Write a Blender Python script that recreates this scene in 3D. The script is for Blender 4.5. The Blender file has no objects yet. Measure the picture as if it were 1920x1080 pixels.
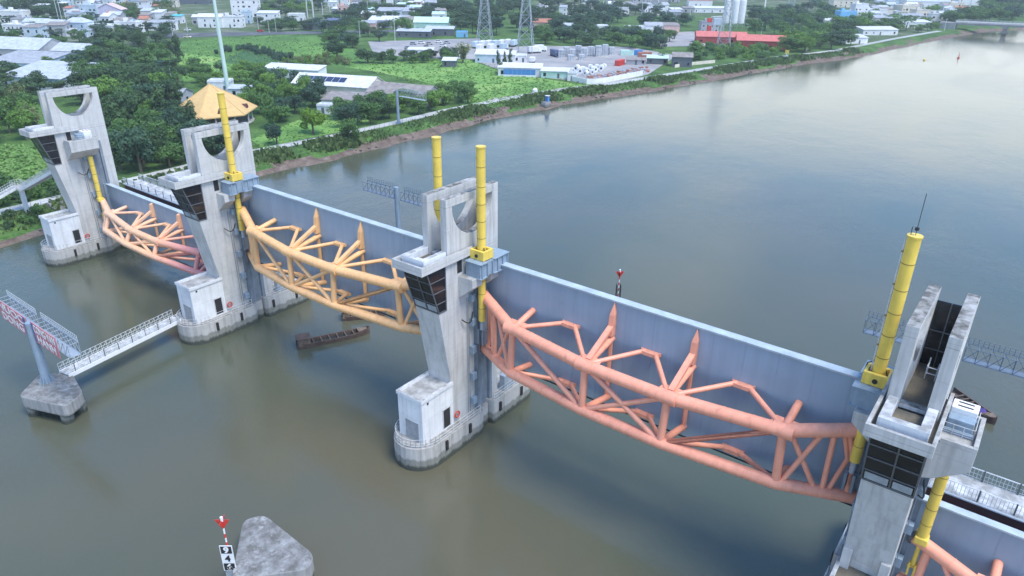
import bpy, math, random
from mathutils import Vector, Matrix
random.seed(7)
C = bpy.context.scene
COL = C.collection
PI = math.pi
rad = math.radians

# ------------------------------------------------------------------ camera
FPX, YAW, PITCH, ROLL = 1339.8, rad(-37.02), rad(25.26), rad(0.70)
CAM = Vector((48.777, -57.897, 53.423))
_f = Vector((math.sin(YAW)*math.cos(PITCH), math.cos(YAW)*math.cos(PITCH), -math.sin(PITCH)))
_r0 = Vector((math.cos(YAW), -math.sin(YAW), 0)); _u0 = _r0.cross(_f)
_r = _r0*math.cos(ROLL) + _u0*math.sin(ROLL); _u = _u0*math.cos(ROLL) - _r0*math.sin(ROLL)
cd = bpy.data.cameras.new('camera'); cam = bpy.data.objects.new('camera', cd); COL.objects.link(cam)
cam.matrix_world = Matrix(((_r.x, _u.x, -_f.x, CAM.x), (_r.y, _u.y, -_f.y, CAM.y), (_r.z, _u.z, -_f.z, CAM.z), (0, 0, 0, 1)))
cd.sensor_width = 36; cd.lens = FPX/1920*36; cd.clip_end = 6000; cd.clip_start = 0.5
C.camera = cam
C.render.resolution_x = 1024; C.render.resolution_y = 576

# ------------------------------------------------------------------ sky, sun, exposure
SUN_EL, SUN_AZ = rad(63), rad(94)          # azimuth clockwise from +y
W = bpy.data.worlds.new('World'); C.world = W; W.use_nodes = True
nt = W.node_tree; nt.nodes.clear()
def N(t, typ, **k):
    n = t.nodes.new(typ)
    for a, b in k.items():
        if a in n.inputs.keys() if hasattr(n.inputs, 'keys') else False: n.inputs[a].default_value = b
        else: setattr(n, a, b)
    return n
sky = N(nt, 'ShaderNodeTexSky', sky_type='NISHITA', sun_disc=False)
sky.sun_elevation = SUN_EL; sky.sun_rotation = SUN_AZ; sky.air_density = 1.2; sky.dust_density = 0.6; sky.ozone_density = 4.0
out = N(nt, 'ShaderNodeOutputWorld'); bg = N(nt, 'ShaderNodeBackground')
# broken cloud deck: the view direction meets a flat layer, noise there decides cloud or blue
tc = N(nt, 'ShaderNodeTexCoord'); sep = N(nt, 'ShaderNodeSeparateXYZ')
nt.links.new(tc.outputs['Generated'], sep.inputs[0])
mx = N(nt, 'ShaderNodeMath', operation='MAXIMUM'); mx.inputs[1].default_value = 0.0; nt.links.new(sep.outputs[2], mx.inputs[0])
ad = N(nt, 'ShaderNodeMath', operation='ADD'); ad.inputs[1].default_value = 0.10; nt.links.new(mx.outputs[0], ad.inputs[0])
dvx = N(nt, 'ShaderNodeMath', operation='DIVIDE'); dvy = N(nt, 'ShaderNodeMath', operation='DIVIDE')
nt.links.new(sep.outputs[0], dvx.inputs[0]); nt.links.new(ad.outputs[0], dvx.inputs[1])
nt.links.new(sep.outputs[1], dvy.inputs[0]); nt.links.new(ad.outputs[0], dvy.inputs[1])
cmb = N(nt, 'ShaderNodeCombineXYZ'); nt.links.new(dvx.outputs[0], cmb.inputs[0]); nt.links.new(dvy.outputs[0], cmb.inputs[1]); cmb.inputs[2].default_value = 3.7
nz = N(nt, 'ShaderNodeTexNoise'); nz.inputs['Scale'].default_value = 0.55; nz.inputs['Detail'].default_value = 6; nz.inputs['Roughness'].default_value = 0.55
nt.links.new(cmb.outputs[0], nz.inputs['Vector'])
cr = N(nt, 'ShaderNodeValToRGB'); cr.color_ramp.elements[0].position = 0.60; cr.color_ramp.elements[1].position = 0.76
nt.links.new(nz.outputs['Fac'], cr.inputs[0])
# haze whitens the lowest sky all round
hz = N(nt, 'ShaderNodeMapRange'); hz.inputs['From Min'].default_value = 0.222; hz.inputs['From Max'].default_value = 0.242
hz.inputs['To Min'].default_value = 1.0; hz.inputs['To Max'].default_value = 0.0; 
n2 = N(nt, 'ShaderNodeTexNoise'); n2.inputs['Scale'].default_value = 3.5; n2.inputs['Detail'].default_value = 5; nt.links.new(tc.outputs['Generated'], n2.inputs['Vector'])
wz = N(nt, 'ShaderNodeMath', operation='MULTIPLY_ADD'); nt.links.new(n2.outputs['Fac'], wz.inputs[0]); wz.inputs[1].default_value = 0.14; nt.links.new(sep.outputs[2], wz.inputs[2])
w2 = N(nt, 'ShaderNodeMath', operation='SUBTRACT'); nt.links.new(wz.outputs[0], w2.inputs[0]); w2.inputs[1].default_value = 0.07; nt.links.new(w2.outputs[0], hz.inputs['Value'])
mxx = N(nt, 'ShaderNodeMath', operation='MAXIMUM'); nt.links.new(cr.outputs[0], mxx.inputs[0]); nt.links.new(hz.outputs[0], mxx.inputs[1])
mix = N(nt, 'ShaderNodeMix', data_type='RGBA'); nt.links.new(mxx.outputs[0], mix.inputs['Factor'])
tint = N(nt, 'ShaderNodeVectorMath', operation='MULTIPLY'); tint.inputs[1].default_value = (0.75, 0.97, 1.14); nt.links.new(sky.outputs[0], tint.inputs[0])
nt.links.new(tint.outputs[0], mix.inputs[6]); mix.inputs[7].default_value = (5.8, 6.15, 6.1, 1)
nt.links.new(mix.outputs[2], bg.inputs[0]); bg.inputs[1].default_value = 0.098
nt.links.new(bg.outputs[0], out.inputs[0])
sd = bpy.data.lights.new('sun', 'SUN'); sd.energy = 1.5; sd.angle = rad(24); sd.color = (1, 0.94, 0.85)
so = bpy.data.objects.new('sun', sd); COL.objects.link(so)
sdir = Vector((math.sin(SUN_AZ)*math.cos(SUN_EL), math.cos(SUN_AZ)*math.cos(SUN_EL), math.sin(SUN_EL)))
so.rotation_euler = sdir.to_track_quat('Z', 'Y').to_euler()
C.view_settings.view_transform = 'Standard'; C.view_settings.look = 'None'
C.view_settings.exposure = 1.47; C.view_settings.gamma = 1.0; C.view_settings.use_curve_mapping = False
C.render.engine = 'CYCLES'

# ------------------------------------------------------------------ helpers
def at(px, py, z=2.5):
    d = _r*((px-960)/FPX) + _u*(-(py-540)/FPX) + _f
    s = (z-CAM.z)/d.z
    return CAM + d*s
def pxm(p): return FPX/(Vector(p)-CAM).length

class MB:
    def __init__(s): s.v = []; s.f = []; s.m = []
    def add(s, vs, fs, m=0):
        o = len(s.v); s.v += [tuple(v) for v in vs]
        for f in fs: s.f.append(tuple(o+i for i in f)); s.m.append(m)
        return s
    def box(s, x0, x1, y0, y1, z0, z1, m=0):
        return s.add([(x0,y0,z0),(x1,y0,z0),(x1,y1,z0),(x0,y1,z0),(x0,y0,z1),(x1,y0,z1),(x1,y1,z1),(x0,y1,z1)],
            [(0,3,2,1),(4,5,6,7),(0,1,5,4),(1,2,6,5),(2,3,7,6),(3,0,4,7)], m)
    def prism(s, poly, a, b, axis=2, m=0):
        n = len(poly)
        def P(p, t): return {0:(t,p[0],p[1]), 1:(p[0],t,p[1]), 2:(p[0],p[1],t)}[axis]
        vs = [P(p,a) for p in poly]+[P(p,b) for p in poly]
        fs = [tuple(range(n))[::-1], tuple(range(n,2*n))]+[(i,(i+1)%n,n+(i+1)%n,n+i) for i in range(n)]
        return s.add(vs, fs, m)
    def tube(s, p, q, r, r2=None, n=10, m=0):
        p = Vector(p); q = Vector(q); r2 = r if r2 is None else r2
        d = (q-p).normalized(); a = d.orthogonal().normalized(); b = d.cross(a)
        vs = []
        for c, R in ((p,r),(q,r2)):
            vs += [c+(a*math.cos(2*PI*i/n)+b*math.sin(2*PI*i/n))*R for i in range(n)]
        fs = [(i,(i+1)%n,n+(i+1)%n,n+i) for i in range(n)]+[tuple(range(n))[::-1], tuple(range(n,2*n))]
        return s.add(vs, fs, m)
    def path(s, pts, r, n=10, m=0):
        """one mitred tube along a polyline"""
        pts = [Vector(p) for p in pts]; k = len(pts); vs = []
        d0 = (pts[1]-pts[0]).normalized(); a = d0.orthogonal().normalized()
        for i, p in enumerate(pts):
            d = (pts[min(i+1,k-1)]-pts[max(i-1,0)]).normalized()
            a = (a-d*a.dot(d)).normalized(); b = d.cross(a)
            vs += [p+(a*math.cos(2*PI*j/n)+b*math.sin(2*PI*j/n))*r for j in range(n)]
        fs = []
        for i in range(k-1):
            fs += [(i*n+j, i*n+(j+1)%n, (i+1)*n+(j+1)%n, (i+1)*n+j) for j in range(n)]
        fs += [tuple(range(n))[::-1], tuple(range((k-1)*n,k*n))]
        return s.add(vs, fs, m)
    def bar(s, p, q, w, h, m=0):
        p = Vector(p); q = Vector(q); d = (q-p).normalized()
        up = Vector((0,0,1)) if abs(d.z) < 0.95 else Vector((0,1,0))
        x = d.cross(up).normalized()*w/2; y = x.cross(d).normalized()*h/2
        vs = [c+i*x+j*y for c in (p,q) for i, j in ((-1,-1),(1,-1),(1,1),(-1,1))]
        return s.add(vs, [(0,1,2,3),(4,7,6,5),(0,4,5,1),(1,5,6,2),(2,6,7,3),(3,7,4,0)], m)
    def plate(s, pts, t, m=0):
        """thin flat polygon of thickness t"""
        pts = [Vector(p) for p in pts]; n = (pts[1]-pts[0]).cross(pts[2]-pts[0]).normalized()*t/2
        k = len(pts); vs = [p-n for p in pts]+[p+n for p in pts]
        return s.add(vs, [tuple(range(k))[::-1], tuple(range(k,2*k))]+[(i,(i+1)%k,k+(i+1)%k,k+i) for i in range(k)], m)
    def mesh(s, name, mats, smooth=False):
        me = bpy.data.meshes.new(name); me.from_pydata(s.v, [], s.f)
        for mm in (mats if isinstance(mats,(list,tuple)) else [mats]): me.materials.append(mm)
        me.polygons.foreach_set('material_index', s.m)
        if smooth:
            me.polygons.foreach_set('use_smooth', [True]*len(me.polygons)); me.set_sharp_from_angle(angle=rad(40))
        me.update(); return me
    def obj(s, name, mats, parent=None, smooth=False, loc=None, bevel=0):
        o = bpy.data.objects.new(name, s.mesh(name, mats, smooth)); COL.objects.link(o)
        if parent is not None: o.parent = parent
        if loc is not None: o.location = loc
        if bevel:
            b = o.modifiers.new('bevel', 'BEVEL'); b.width = bevel; b.segments = 2; b.limit_method = 'ANGLE'
        return o
def inst(name, me, parent=None, loc=(0,0,0), rot=(0,0,0), scale=(1,1,1), mat=None):
    o = bpy.data.objects.new(name, me); COL.objects.link(o)
    if parent is not None: o.parent = parent
    o.location = loc; o.rotation_euler = rot; o.scale = scale
    if mat is not None:
        o.material_slots[0].link = 'OBJECT'; o.material_slots[0].material = mat
    return o
def tag(o, label=None, cat=None, group=None, kind=None):
    if label: o['label'] = label
    if cat: o['category'] = cat
    if group: o['group'] = group
    if kind: o['kind'] = kind
    return o
def thing(name, label, cat, loc=(0,0,0), rz=0, group=None):
    o = bpy.data.objects.new(name, None); COL.objects.link(o); o.empty_display_size = 0.5
    o.location = loc; o.rotation_euler = (0,0,rz)
    return tag(o, label, cat, group)

# ------------------------------------------------------------------ materials
MATS = {}
def mat(name, col, rough=0.6, var=0.18, scale=1.5, metal=0, bump=0.0, streak=0.0, objvar=0.0, spec=0.5, coord='Object', rust=0.0):
    if name in MATS: return MATS[name]
    m = bpy.data.materials.new(name); m.use_nodes = True; t = m.node_tree
    p = t.nodes['Principled BSDF']; p.inputs['Roughness'].default_value = rough; p.inputs['Metallic'].default_value = metal
    p.inputs['Specular IOR Level'].default_value = spec
    tc = N(t,'ShaderNodeTexCoord'); nz = N(t,'ShaderNodeTexNoise'); nz.inputs['Scale'].default_value = scale; nz.inputs['Detail'].default_value = 7; nz.inputs['Roughness'].default_value = 0.6
    t.links.new(tc.outputs[coord], nz.inputs['Vector'])
    r = N(t,'ShaderNodeMapRange'); r.inputs['From Min'].default_value = 0.3; r.inputs['From Max'].default_value = 0.7
    r.inputs['To Min'].default_value = 1-var; r.inputs['To Max'].default_value = 1+var
    t.links.new(nz.outputs['Fac'], r.inputs['Value'])
    fac = r.outputs[0]
    if streak:
        mp = N(t,'ShaderNodeMapping'); mp.inputs['Scale'].default_value = (1.6,1.6,0.07); t.links.new(tc.outputs[coord], mp.inputs[0])
        n2 = N(t,'ShaderNodeTexNoise'); n2.inputs['Scale'].default_value = 1.3; n2.inputs['Detail'].default_value = 5; t.links.new(mp.outputs[0], n2.inputs['Vector'])
        r2 = N(t,'ShaderNodeMapRange'); r2.inputs['From Min'].default_value = 0.35; r2.inputs['From Max'].default_value = 0.62
        r2.inputs['To Min'].default_value = 1-streak; r2.inputs['To Max'].default_value = 1.0+streak*0.15; t.links.new(n2.outputs['Fac'], r2.inputs['Value'])
        mu = N(t,'ShaderNodeMath', operation='MULTIPLY'); t.links.new(fac, mu.inputs[0]); t.links.new(r2.outputs[0], mu.inputs[1]); fac = mu.outputs[0]
    if objvar:
        oi = N(t,'ShaderNodeObjectInfo'); r3 = N(t,'ShaderNodeMapRange'); r3.inputs['To Min'].default_value = 1-objvar; r3.inputs['To Max'].default_value = 1+objvar
        t.links.new(oi.outputs['Random'], r3.inputs['Value'])
        mu = N(t,'ShaderNodeMath', operation='MULTIPLY'); t.links.new(fac, mu.inputs[0]); t.links.new(r3.outputs[0], mu.inputs[1]); fac = mu.outputs[0]
    vm = N(t,'ShaderNodeVectorMath', operation='SCALE'); vm.inputs[0].default_value = col[:3]; t.links.new(fac, vm.inputs['Scale'])
    t.links.new(vm.outputs[0], p.inputs['Base Color'])
    if rust:      # worn and rusty spots drawn out downwards
        g_ = N(t,'ShaderNodeNewGeometry'); m_ = N(t,'ShaderNodeMapping'); m_.inputs['Scale'].default_value = (1,1,0.45); t.links.new(g_.outputs['Position'], m_.inputs[0])
        n_ = N(t,'ShaderNodeTexNoise'); n_.inputs['Scale'].default_value = 1.1; n_.inputs['Detail'].default_value = 10; n_.inputs['Roughness'].default_value = 0.68; t.links.new(m_.outputs[0], n_.inputs['Vector'])
        q_ = N(t,'ShaderNodeMapRange'); q_.inputs['From Min'].default_value = 0.60; q_.inputs['From Max'].default_value = 0.72; q_.inputs['To Max'].default_value = rust; t.links.new(n_.outputs['Fac'], q_.inputs['Value'])
        x_ = N(t,'ShaderNodeMix', data_type='RGBA'); t.links.new(q_.outputs[0], x_.inputs['Factor']); t.links.new(vm.outputs[0], x_.inputs[6]); x_.inputs[7].default_value = (0.20,0.10,0.06,1)
        t.links.new(x_.outputs[2], p.inputs['Base Color'])
    if bump:
        b = N(t,'ShaderNodeBump'); b.inputs['Strength'].default_value = bump; b.inputs['Distance'].default_value = 0.1
        t.links.new(nz.outputs['Fac'], b.inputs['Height']); t.links.new(b.outputs[0], p.inputs['Normal'])
    MATS[name] = m; return m

def concrete(name, col, tide=False, dirt=0.6, streak=0.3, drop=0):
    """weathered concrete: mottling, run-off streaks, grime on upward faces, tide mark near the water"""
    m = bpy.data.materials.new(name); m.use_nodes = True; t = m.node_tree; p = t.nodes['Principled BSDF']
    p.inputs['Roughness'].default_value = 0.85; p.inputs['Specular IOR Level'].default_value = 0.3
    g = N(t,'ShaderNodeNewGeometry'); L = t.links.new
    def noise(vec, sc, det=7): 
        n = N(t,'ShaderNodeTexNoise'); n.inputs['Scale'].default_value = sc; n.inputs['Detail'].default_value = det; n.inputs['Roughness'].default_value = 0.62
        L(vec, n.inputs['Vector']); return n.outputs['Fac']
    def rng(v, a, b, c, d):
        r = N(t,'ShaderNodeMapRange'); r.inputs['From Min'].default_value = a; r.inputs['From Max'].default_value = b
        r.inputs['To Min'].default_value = c; r.inputs['To Max'].default_value = d; L(v, r.inputs['Value']); return r.outputs[0]
    def mul(a, b):
        k = N(t,'ShaderNodeMath', operation='MULTIPLY'); L(a, k.inputs[0])
        if isinstance(b,(int,float)): k.inputs[1].default_value = b
        else: L(b, k.inputs[1])
        return k.outputs[0]
    def mixc(f, a, b):
        k = N(t,'ShaderNodeMix', data_type='RGBA')
        L(f, k.inputs['Factor'])
        for i, c in ((6,a),(7,b)):
            if isinstance(c, tuple): k.inputs[i].default_value = c+(1,)
            else: L(c, k.inputs[i])
        return k.outputs[2]
    pos = g.outputs['Position']
    big = rng(noise(pos, 0.45), 0.3, 0.7, 0.0, 1.0)
    base = mixc(big, tuple(x*0.87 for x in col), tuple(x*1.08 for x in col))
    mp = N(t,'ShaderNodeMapping'); mp.inputs['Scale'].default_value = (1.5,1.5,0.09); L(pos, mp.inputs[0])
    st = rng(noise(mp.outputs[0], 1.4, 6), 0.48, 0.68, 0.0, streak)
    base = mixc(st, base, (0.13,0.125,0.115))
    patch = rng(noise(pos, 1.7, 9), 0.58, 0.76, 0.0, 0.24)
    base = mixc(patch, base, (0.17,0.165,0.15))
    # formwork lift lines, every 3 m
    sp = N(t,'ShaderNodeSeparateXYZ'); L(pos, sp.inputs[0])
    dv = N(t,'ShaderNodeMath', operation='PINGPONG'); L(sp.outputs[2], dv.inputs[0]); dv.inputs[1].default_value = 1.5
    ln = rng(dv.outputs[0], 0.0, 0.05, 0.22, 0.0)
    sn = N(t,'ShaderNodeSeparateXYZ'); L(g.outputs['True Normal'], sn.inputs[0])
    up = rng(sn.outputs[2], 0.7, 0.9, 0.0, 1.0); side = rng(sn.outputs[2], 0.3, 0.6, 1.0, 0.0)
    base = mixc(mul(ln, side), base, (0.12,0.12,0.11))
    gr = mul(mul(up, rng(noise(pos, 0.9, 9), 0.35, 0.6, 0.15, 1.0)), dirt)
    base = mixc(gr, base, (0.085,0.082,0.072))
    if drop:   # bird lime on the flat tops
        dl = mul(mul(up, rng(noise(pos, 1.15, 10), 0.52, 0.60, 0.0, 1.0)), rng(noise(pos, 0.33, 4), 0.42, 0.58, 0.0, drop))
        base = mixc(dl, base, (0.55,0.56,0.56))
    if tide:
        wob = rng(noise(mp.outputs[0], 1.0, 5), 0.3, 0.7, -0.25, 0.25)
        zz = N(t,'ShaderNodeMath', operation='ADD'); L(sp.outputs[2], zz.inputs[0]); L(wob, zz.inputs[1])
        base = mixc(rng(zz.outputs[0], 1.35, 1.65, 0.62, 0.0), base, (0.10,0.11,0.085))
        base = mixc(rng(zz.outputs[0], 0.45, 0.8, 0.85, 0.0), base, (0.035,0.042,0.03))
    L(base, p.inputs['Base Color'])
    b = N(t,'ShaderNodeBump'); b.inputs['Strength'].default_value = 0.25; b.inputs['Distance'].default_value = 0.06
    L(noise(pos, 2.5, 10), b.inputs['Height']); L(b.outputs[0], p.inputs['Normal'])
    MATS[name] = m; return m

M_conc = concrete('weathered_concrete', (0.54,0.54,0.53), streak=0.30)
M_wall = concrete('frame_concrete', (0.54,0.54,0.53), dirt=0.95, streak=0.34)
M_base = concrete('tidal_concrete', (0.47,0.46,0.44), tide=True, dirt=0.55, streak=0.5)
M_house = concrete('painted_render', (0.72,0.74,0.76), dirt=0.7, streak=0.18)
M_floor = concrete('mossy_slab', (0.20,0.17,0.12), dirt=0.8, streak=0.0)
M_cap = concrete('dolphin_concrete', (0.33,0.335,0.335), tide=True, dirt=0.78, streak=0.55, drop=0.36)
M_glass = mat('dark_glass', (0.012,0.012,0.014), rough=0.12, var=0.5, scale=0.6)
M_frame = mat('dark_frame', (0.10,0.11,0.12), rough=0.5)
M_plate = mat('gate_steel_blue', (0.255,0.345,0.445), rough=0.5, var=0.10, scale=0.12, streak=0.06, rust=0.14)
M_flange = mat('pale_flange', (0.38,0.45,0.50), rough=0.55, var=0.2, scale=0.8)
M_steel = mat('blue_grey_steel', (0.26,0.34,0.42), rough=0.45, var=0.12, scale=1.2, streak=0.15)
M_guide = mat('guide_steel', (0.21,0.25,0.30), rough=0.5, var=0.18, scale=1.0, streak=0.3)
M_yellow = mat('yellow_paint', (0.80,0.58,0.10), rough=0.4, var=0.12, scale=0.8, streak=0.12, rust=0.3)
M_band = mat('dark_band', (0.22,0.15,0.03), rough=0.6)
M_black = mat('black_rubber', (0.02,0.02,0.022), rough=0.8)
M_rail = mat('pale_rail', (0.55,0.58,0.60), rough=0.5)
M_white = mat('white_paint', (0.78,0.79,0.80), rough=0.5, var=0.06)
M_red = mat('red_paint', (0.55,0.05,0.035), rough=0.5)
M_galv = mat('galvanised_steel', (0.36,0.41,0.46), rough=0.4, var=0.15, metal=0.2)
M_slate = mat('slate_steel', (0.13,0.17,0.225), rough=0.5, var=0.15)
M_maroon = mat('maroon_beam', (0.10,0.028,0.028), rough=0.6)
M_greydoor = mat('grey_door', (0.30,0.32,0.34), rough=0.5)
M_salmon = mat('salmon_paint', (0.84,0.355,0.235), rough=0.45, rust=0.4, var=0.10, scale=0.5, streak=0.10)
M_cream = mat('cream_orange_paint', (0.85,0.49,0.225), rough=0.45, rust=0.4, var=0.10, scale=0.5, streak=0.10)
M_coral = mat('coral_paint', (0.84,0.36,0.24), rough=0.45, rust=0.4, var=0.07, scale=0.6, streak=0.06)
# first gate: paint runs from cream to pink along its length
M_peach = mat('peach_to_pink_paint', (1,1,1), rough=0.45, rust=0.4, var=0.07, scale=0.6, streak=0.06)
_t = M_peach.node_tree; _g = N(_t,'ShaderNodeNewGeometry'); _s = N(_t,'ShaderNodeSeparateXYZ'); _t.links.new(_g.outputs['Position'], _s.inputs[0])
_m = N(_t,'ShaderNodeMapRange'); _m.inputs['From Min'].default_value = -84; _m.inputs['From Max'].default_value = -52; _t.links.new(_s.outputs[0], _m.inputs['Value'])
_c = N(_t,'ShaderNodeValToRGB'); _t.links.new(_m.outputs[0], _c.inputs[0])
_c.color_ramp.elements[0].color = (0.84,0.52,0.35,1); _c.color_ramp.elements[1].color = (0.80,0.30,0.26,1)
_e = _c.color_ramp.elements.new(0.55); _e.color = (0.84,0.48,0.27,1); _e2 = _c.color_ramp.elements.new(0.86); _e2.color = (0.80,0.31,0.27,1)
_v = [n for n in _t.nodes if n.type == 'VECT_MATH'][0]; _t.links.new(_c.outputs[0], _v.inputs[0])

# ------------------------------------------------------------------ terrain and water
BANK = [(-112,-400),(-110,-120),(-108.5,-15),(-112,46),(-109,75),(-108,100),(-108.5,131),(-104,177),(-93,218),(-86,255),(-78,298),(-68,350),(-52,407),(-40,500),(-25,590),(-12,650),(30,730),(120,830),(260,930),(600,1050)]
def bank_x(y):
    for (x0,y0),(x1,y1) in zip(BANK,BANK[1:]):
        if y0 <= y <= y1: return x0+(x1-x0)*(y-y0)/(y1-y0)
    return BANK[-1][0]
ys = []
y = -400
while y < 1050: ys.append(y); y += 4 if -60 < y < 420 else 12
ys.append(1050)
prof = [(-7,-1.6),(-1.5,-0.35),(0,0.02),(2.2,0.7),(4.2,1.35),(6.8,2.1),(9.5,2.42),(12,2.5),(16,2.5),(60,2.5),(2500,2.5)]
g = MB(); k = len(prof)
for y in ys:
    bx = bank_x(y); w = 0.9*math.sin(y*0.31)+0.7*math.sin(y*0.117+1)
    for j, (o, z) in enumerate(prof):
        jit = w*0.8+random.uniform(-.5,.5) if 0 < j < 6 else 0
        g.v.append((bx-o+jit, y, z+(random.uniform(-.12,.12) if 2 < j < 7 else 0)))
for i in range(len(ys)-1):
    for j in range(k-1):
        a = i*k+j; g.f.append((a,a+k,a+k+1,a+1)); g.m.append(0 if j < 3 or (j == 3 and math.sin(ys[i]*0.23+1)+math.sin(ys[i]*0.071) > -0.4) or (j == 4 and math.sin(ys[i]*0.19)+math.sin(ys[i]*0.053) > 1.1) else 1)
# ground materials
def ground_mat(name, cols, scale, bump=0.5, fine=0.5):
    m = bpy.data.materials.new(name); m.use_nodes = True; t = m.node_tree; p = t.nodes['Principled BSDF']; L = t.links.new
    p.inputs['Roughness'].default_value = 0.95; p.inputs['Specular IOR Level'].default_value = 0.15
    g = N(t,'ShaderNodeNewGeometry')
    def noise(sc, det, rg=0.6):
        n = N(t,'ShaderNodeTexNoise'); n.inputs['Scale'].default_value = sc; n.inputs['Detail'].default_value = det; n.inputs['Roughness'].default_value = rg
        L(g.outputs['Position'], n.inputs['Vector']); return n.outputs['Fac']
    r = N(t,'ShaderNodeValToRGB'); L(noise(scale, 8), r.inputs[0])
    e = r.color_ramp.elements; e[0].position = 0.32; e[1].position = 0.70; e[0].color = cols[0]+(1,); e[1].color = cols[-1]+(1,)
    for i, c in enumerate(cols[1:-1]): q = e.new(0.32+0.38*(i+1)/(len(cols)-1)); q.color = c+(1,)
    f = N(t,'ShaderNodeMapRange'); f.inputs['From Min'].default_value = 0.3; f.inputs['From Max'].default_value = 0.7
    f.inputs['To Min'].default_value = 1-fine; f.inputs['To Max'].default_value = 1+fine; L(noise(1.1, 9, 0.7), f.inputs['Value'])
    v = N(t,'ShaderNodeVectorMath', operation='SCALE'); L(r.outputs[0], v.inputs[0]); L(f.outputs[0], v.inputs['Scale']); L(v.outputs[0], p.inputs['Base Color'])
    b = N(t,'ShaderNodeBump'); b.inputs['Strength'].default_value = bump; b.inputs['Distance'].default_value = 0.4; L(noise(0.9, 9, 0.7), b.inputs['Height']); L(b.outputs[0], p.inputs['Normal'])
    MATS[name] = m; return m
G_mud = ground_mat('river_mud', [(0.10,0.075,0.058),(0.165,0.125,0.10),(0.22,0.175,0.145)], 0.35, 0.8, 0.35)
G_grass = ground_mat('rough_grass', [(0.035,0.07,0.022),(0.07,0.14,0.036),(0.11,0.20,0.055)], 0.06)
G_bright = ground_mat('lush_grass', [(0.075,0.17,0.045),(0.16,0.31,0.075),(0.27,0.38,0.12)], 0.045, 0.4, 0.28)
G_dark = ground_mat('paddy_green', [(0.035,0.085,0.035),(0.05,0.12,0.045),(0.06,0.135,0.05)], 0.03, 0.3, 0.2)
G_town = ground_mat('town_ground', [(0.05,0.095,0.035),(0.09,0.13,0.06),(0.26,0.25,0.22)], 0.05)
G_yard = ground_mat('yard_hardstanding', [(0.24,0.24,0.25),(0.32,0.31,0.31),(0.40,0.38,0.36)], 0.08, 0.2, 0.15)
G_pale = ground_mat('pale_rubble', [(0.28,0.25,0.21),(0.42,0.38,0.33),(0.5,0.47,0.42)], 0.5, 0.7, 0.3)
G_asph = ground_mat('asphalt', [(0.08,0.09,0.10),(0.11,0.12,0.13),(0.16,0.17,0.18)], 0.1, 0.2, 0.15)
G_path = ground_mat('path_concrete', [(0.34,0.35,0.33),(0.46,0.46,0.44),(0.54,0.54,0.52)], 0.3, 0.2, 0.2)
land = g.obj('ground', [G_mud, G_grass]); tag(land, kind='structure')

# river
mw = bpy.data.materials.new('river_water'); mw.use_nodes = True; t = mw.node_tree; p = t.nodes['Principled BSDF']; L = t.links.new
gg = N(t,'ShaderNodeNewGeometry')
n0 = N(t,'ShaderNodeTexNoise'); n0.inputs['Scale'].default_value = 0.016; n0.inputs['Detail'].default_value = 4; L(gg.outputs['Position'], n0.inputs['Vector'])
rp = N(t,'ShaderNodeValToRGB'); L(n0.outputs['Fac'], rp.inputs[0]); e = rp.color_ramp.elements
e[0].position = 0.35; e[1].position = 0.65; e[0].color = (0.066,0.083,0.058,1); e[1].color = (0.108,0.101,0.066,1)
L(rp.outputs[0], p.inputs['Base Color']); p.inputs['Roughness'].default_value = 0.11; p.inputs['IOR'].default_value = 1.5
hs = None
for sc, amp, st in ((0.10,0.8,(1,1,1)),(0.45,0.34,(1,0.6,1)),(1.6,0.34,(1,0.7,1)),(4.5,0.19,(1,0.8,1))):
    mp = N(t,'ShaderNodeMapping'); mp.inputs['Scale'].default_value = st; mp.inputs['Rotation'].default_value = (0,0,0.5); L(gg.outputs['Position'], mp.inputs[0])
    n = N(t,'ShaderNodeTexNoise'); n.inputs['Scale'].default_value = sc; n.inputs['Detail'].default_value = 3; L(mp.outputs[0], n.inputs['Vector'])
    mu = N(t,'ShaderNodeMath', operation='MULTIPLY'); L(n.outputs['Fac'], mu.inputs[0]); mu.inputs[1].default_value = amp
    if hs is None: hs = mu.outputs[0]
    else:
        a = N(t,'ShaderNodeMath', operation='ADD'); L(hs, a.inputs[0]); L(mu.outputs[0], a.inputs[1]); hs = a.outputs[0]
nb = N(t,'ShaderNodeTexNoise'); nb.inputs['Scale'].default_value = 0.028; nb.inputs['Detail'].default_value = 5; nb.inputs['Distortion'].default_value = 1.2
mpb = N(t,'ShaderNodeMapping'); mpb.inputs['Scale'].default_value = (1.0,0.35,1); mpb.inputs['Rotation'].default_value = (0,0,-0.25); L(gg.outputs['Position'], mpb.inputs[0]); L(mpb.outputs[0], nb.inputs['Vector'])
rb_ = N(t,'ShaderNodeMapRange'); rb_.inputs['From Min'].default_value = 0.36; rb_.inputs['From Max'].default_value = 0.64; rb_.inputs['To Min'].default_value = 0.16; rb_.inputs['To Max'].default_value = 0.72; L(nb.outputs['Fac'], rb_.inputs['Value'])
bp = N(t,'ShaderNodeBump'); L(rb_.outputs[0], bp.inputs['Strength']); bp.inputs['Distance'].default_value = 0.16; L(hs, bp.inputs['Height']); L(bp.outputs[0], p.inputs['Normal'])
w = MB(); w.add([(-140,-400,0),(1500,-400,0),(1500,1400,0),(-140,1400,0)], [(0,1,2,3)])
tag(w.obj('water', mw), kind='structure')
rv = MB(); rv.add([(-150,-400,-1.75),(1500,-400,-1.75),(1500,1400,-1.75),(-150,1400,-1.75)], [(0,1,2,3)])
tag(rv.obj('river_bed', G_mud), kind='structure')

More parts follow.
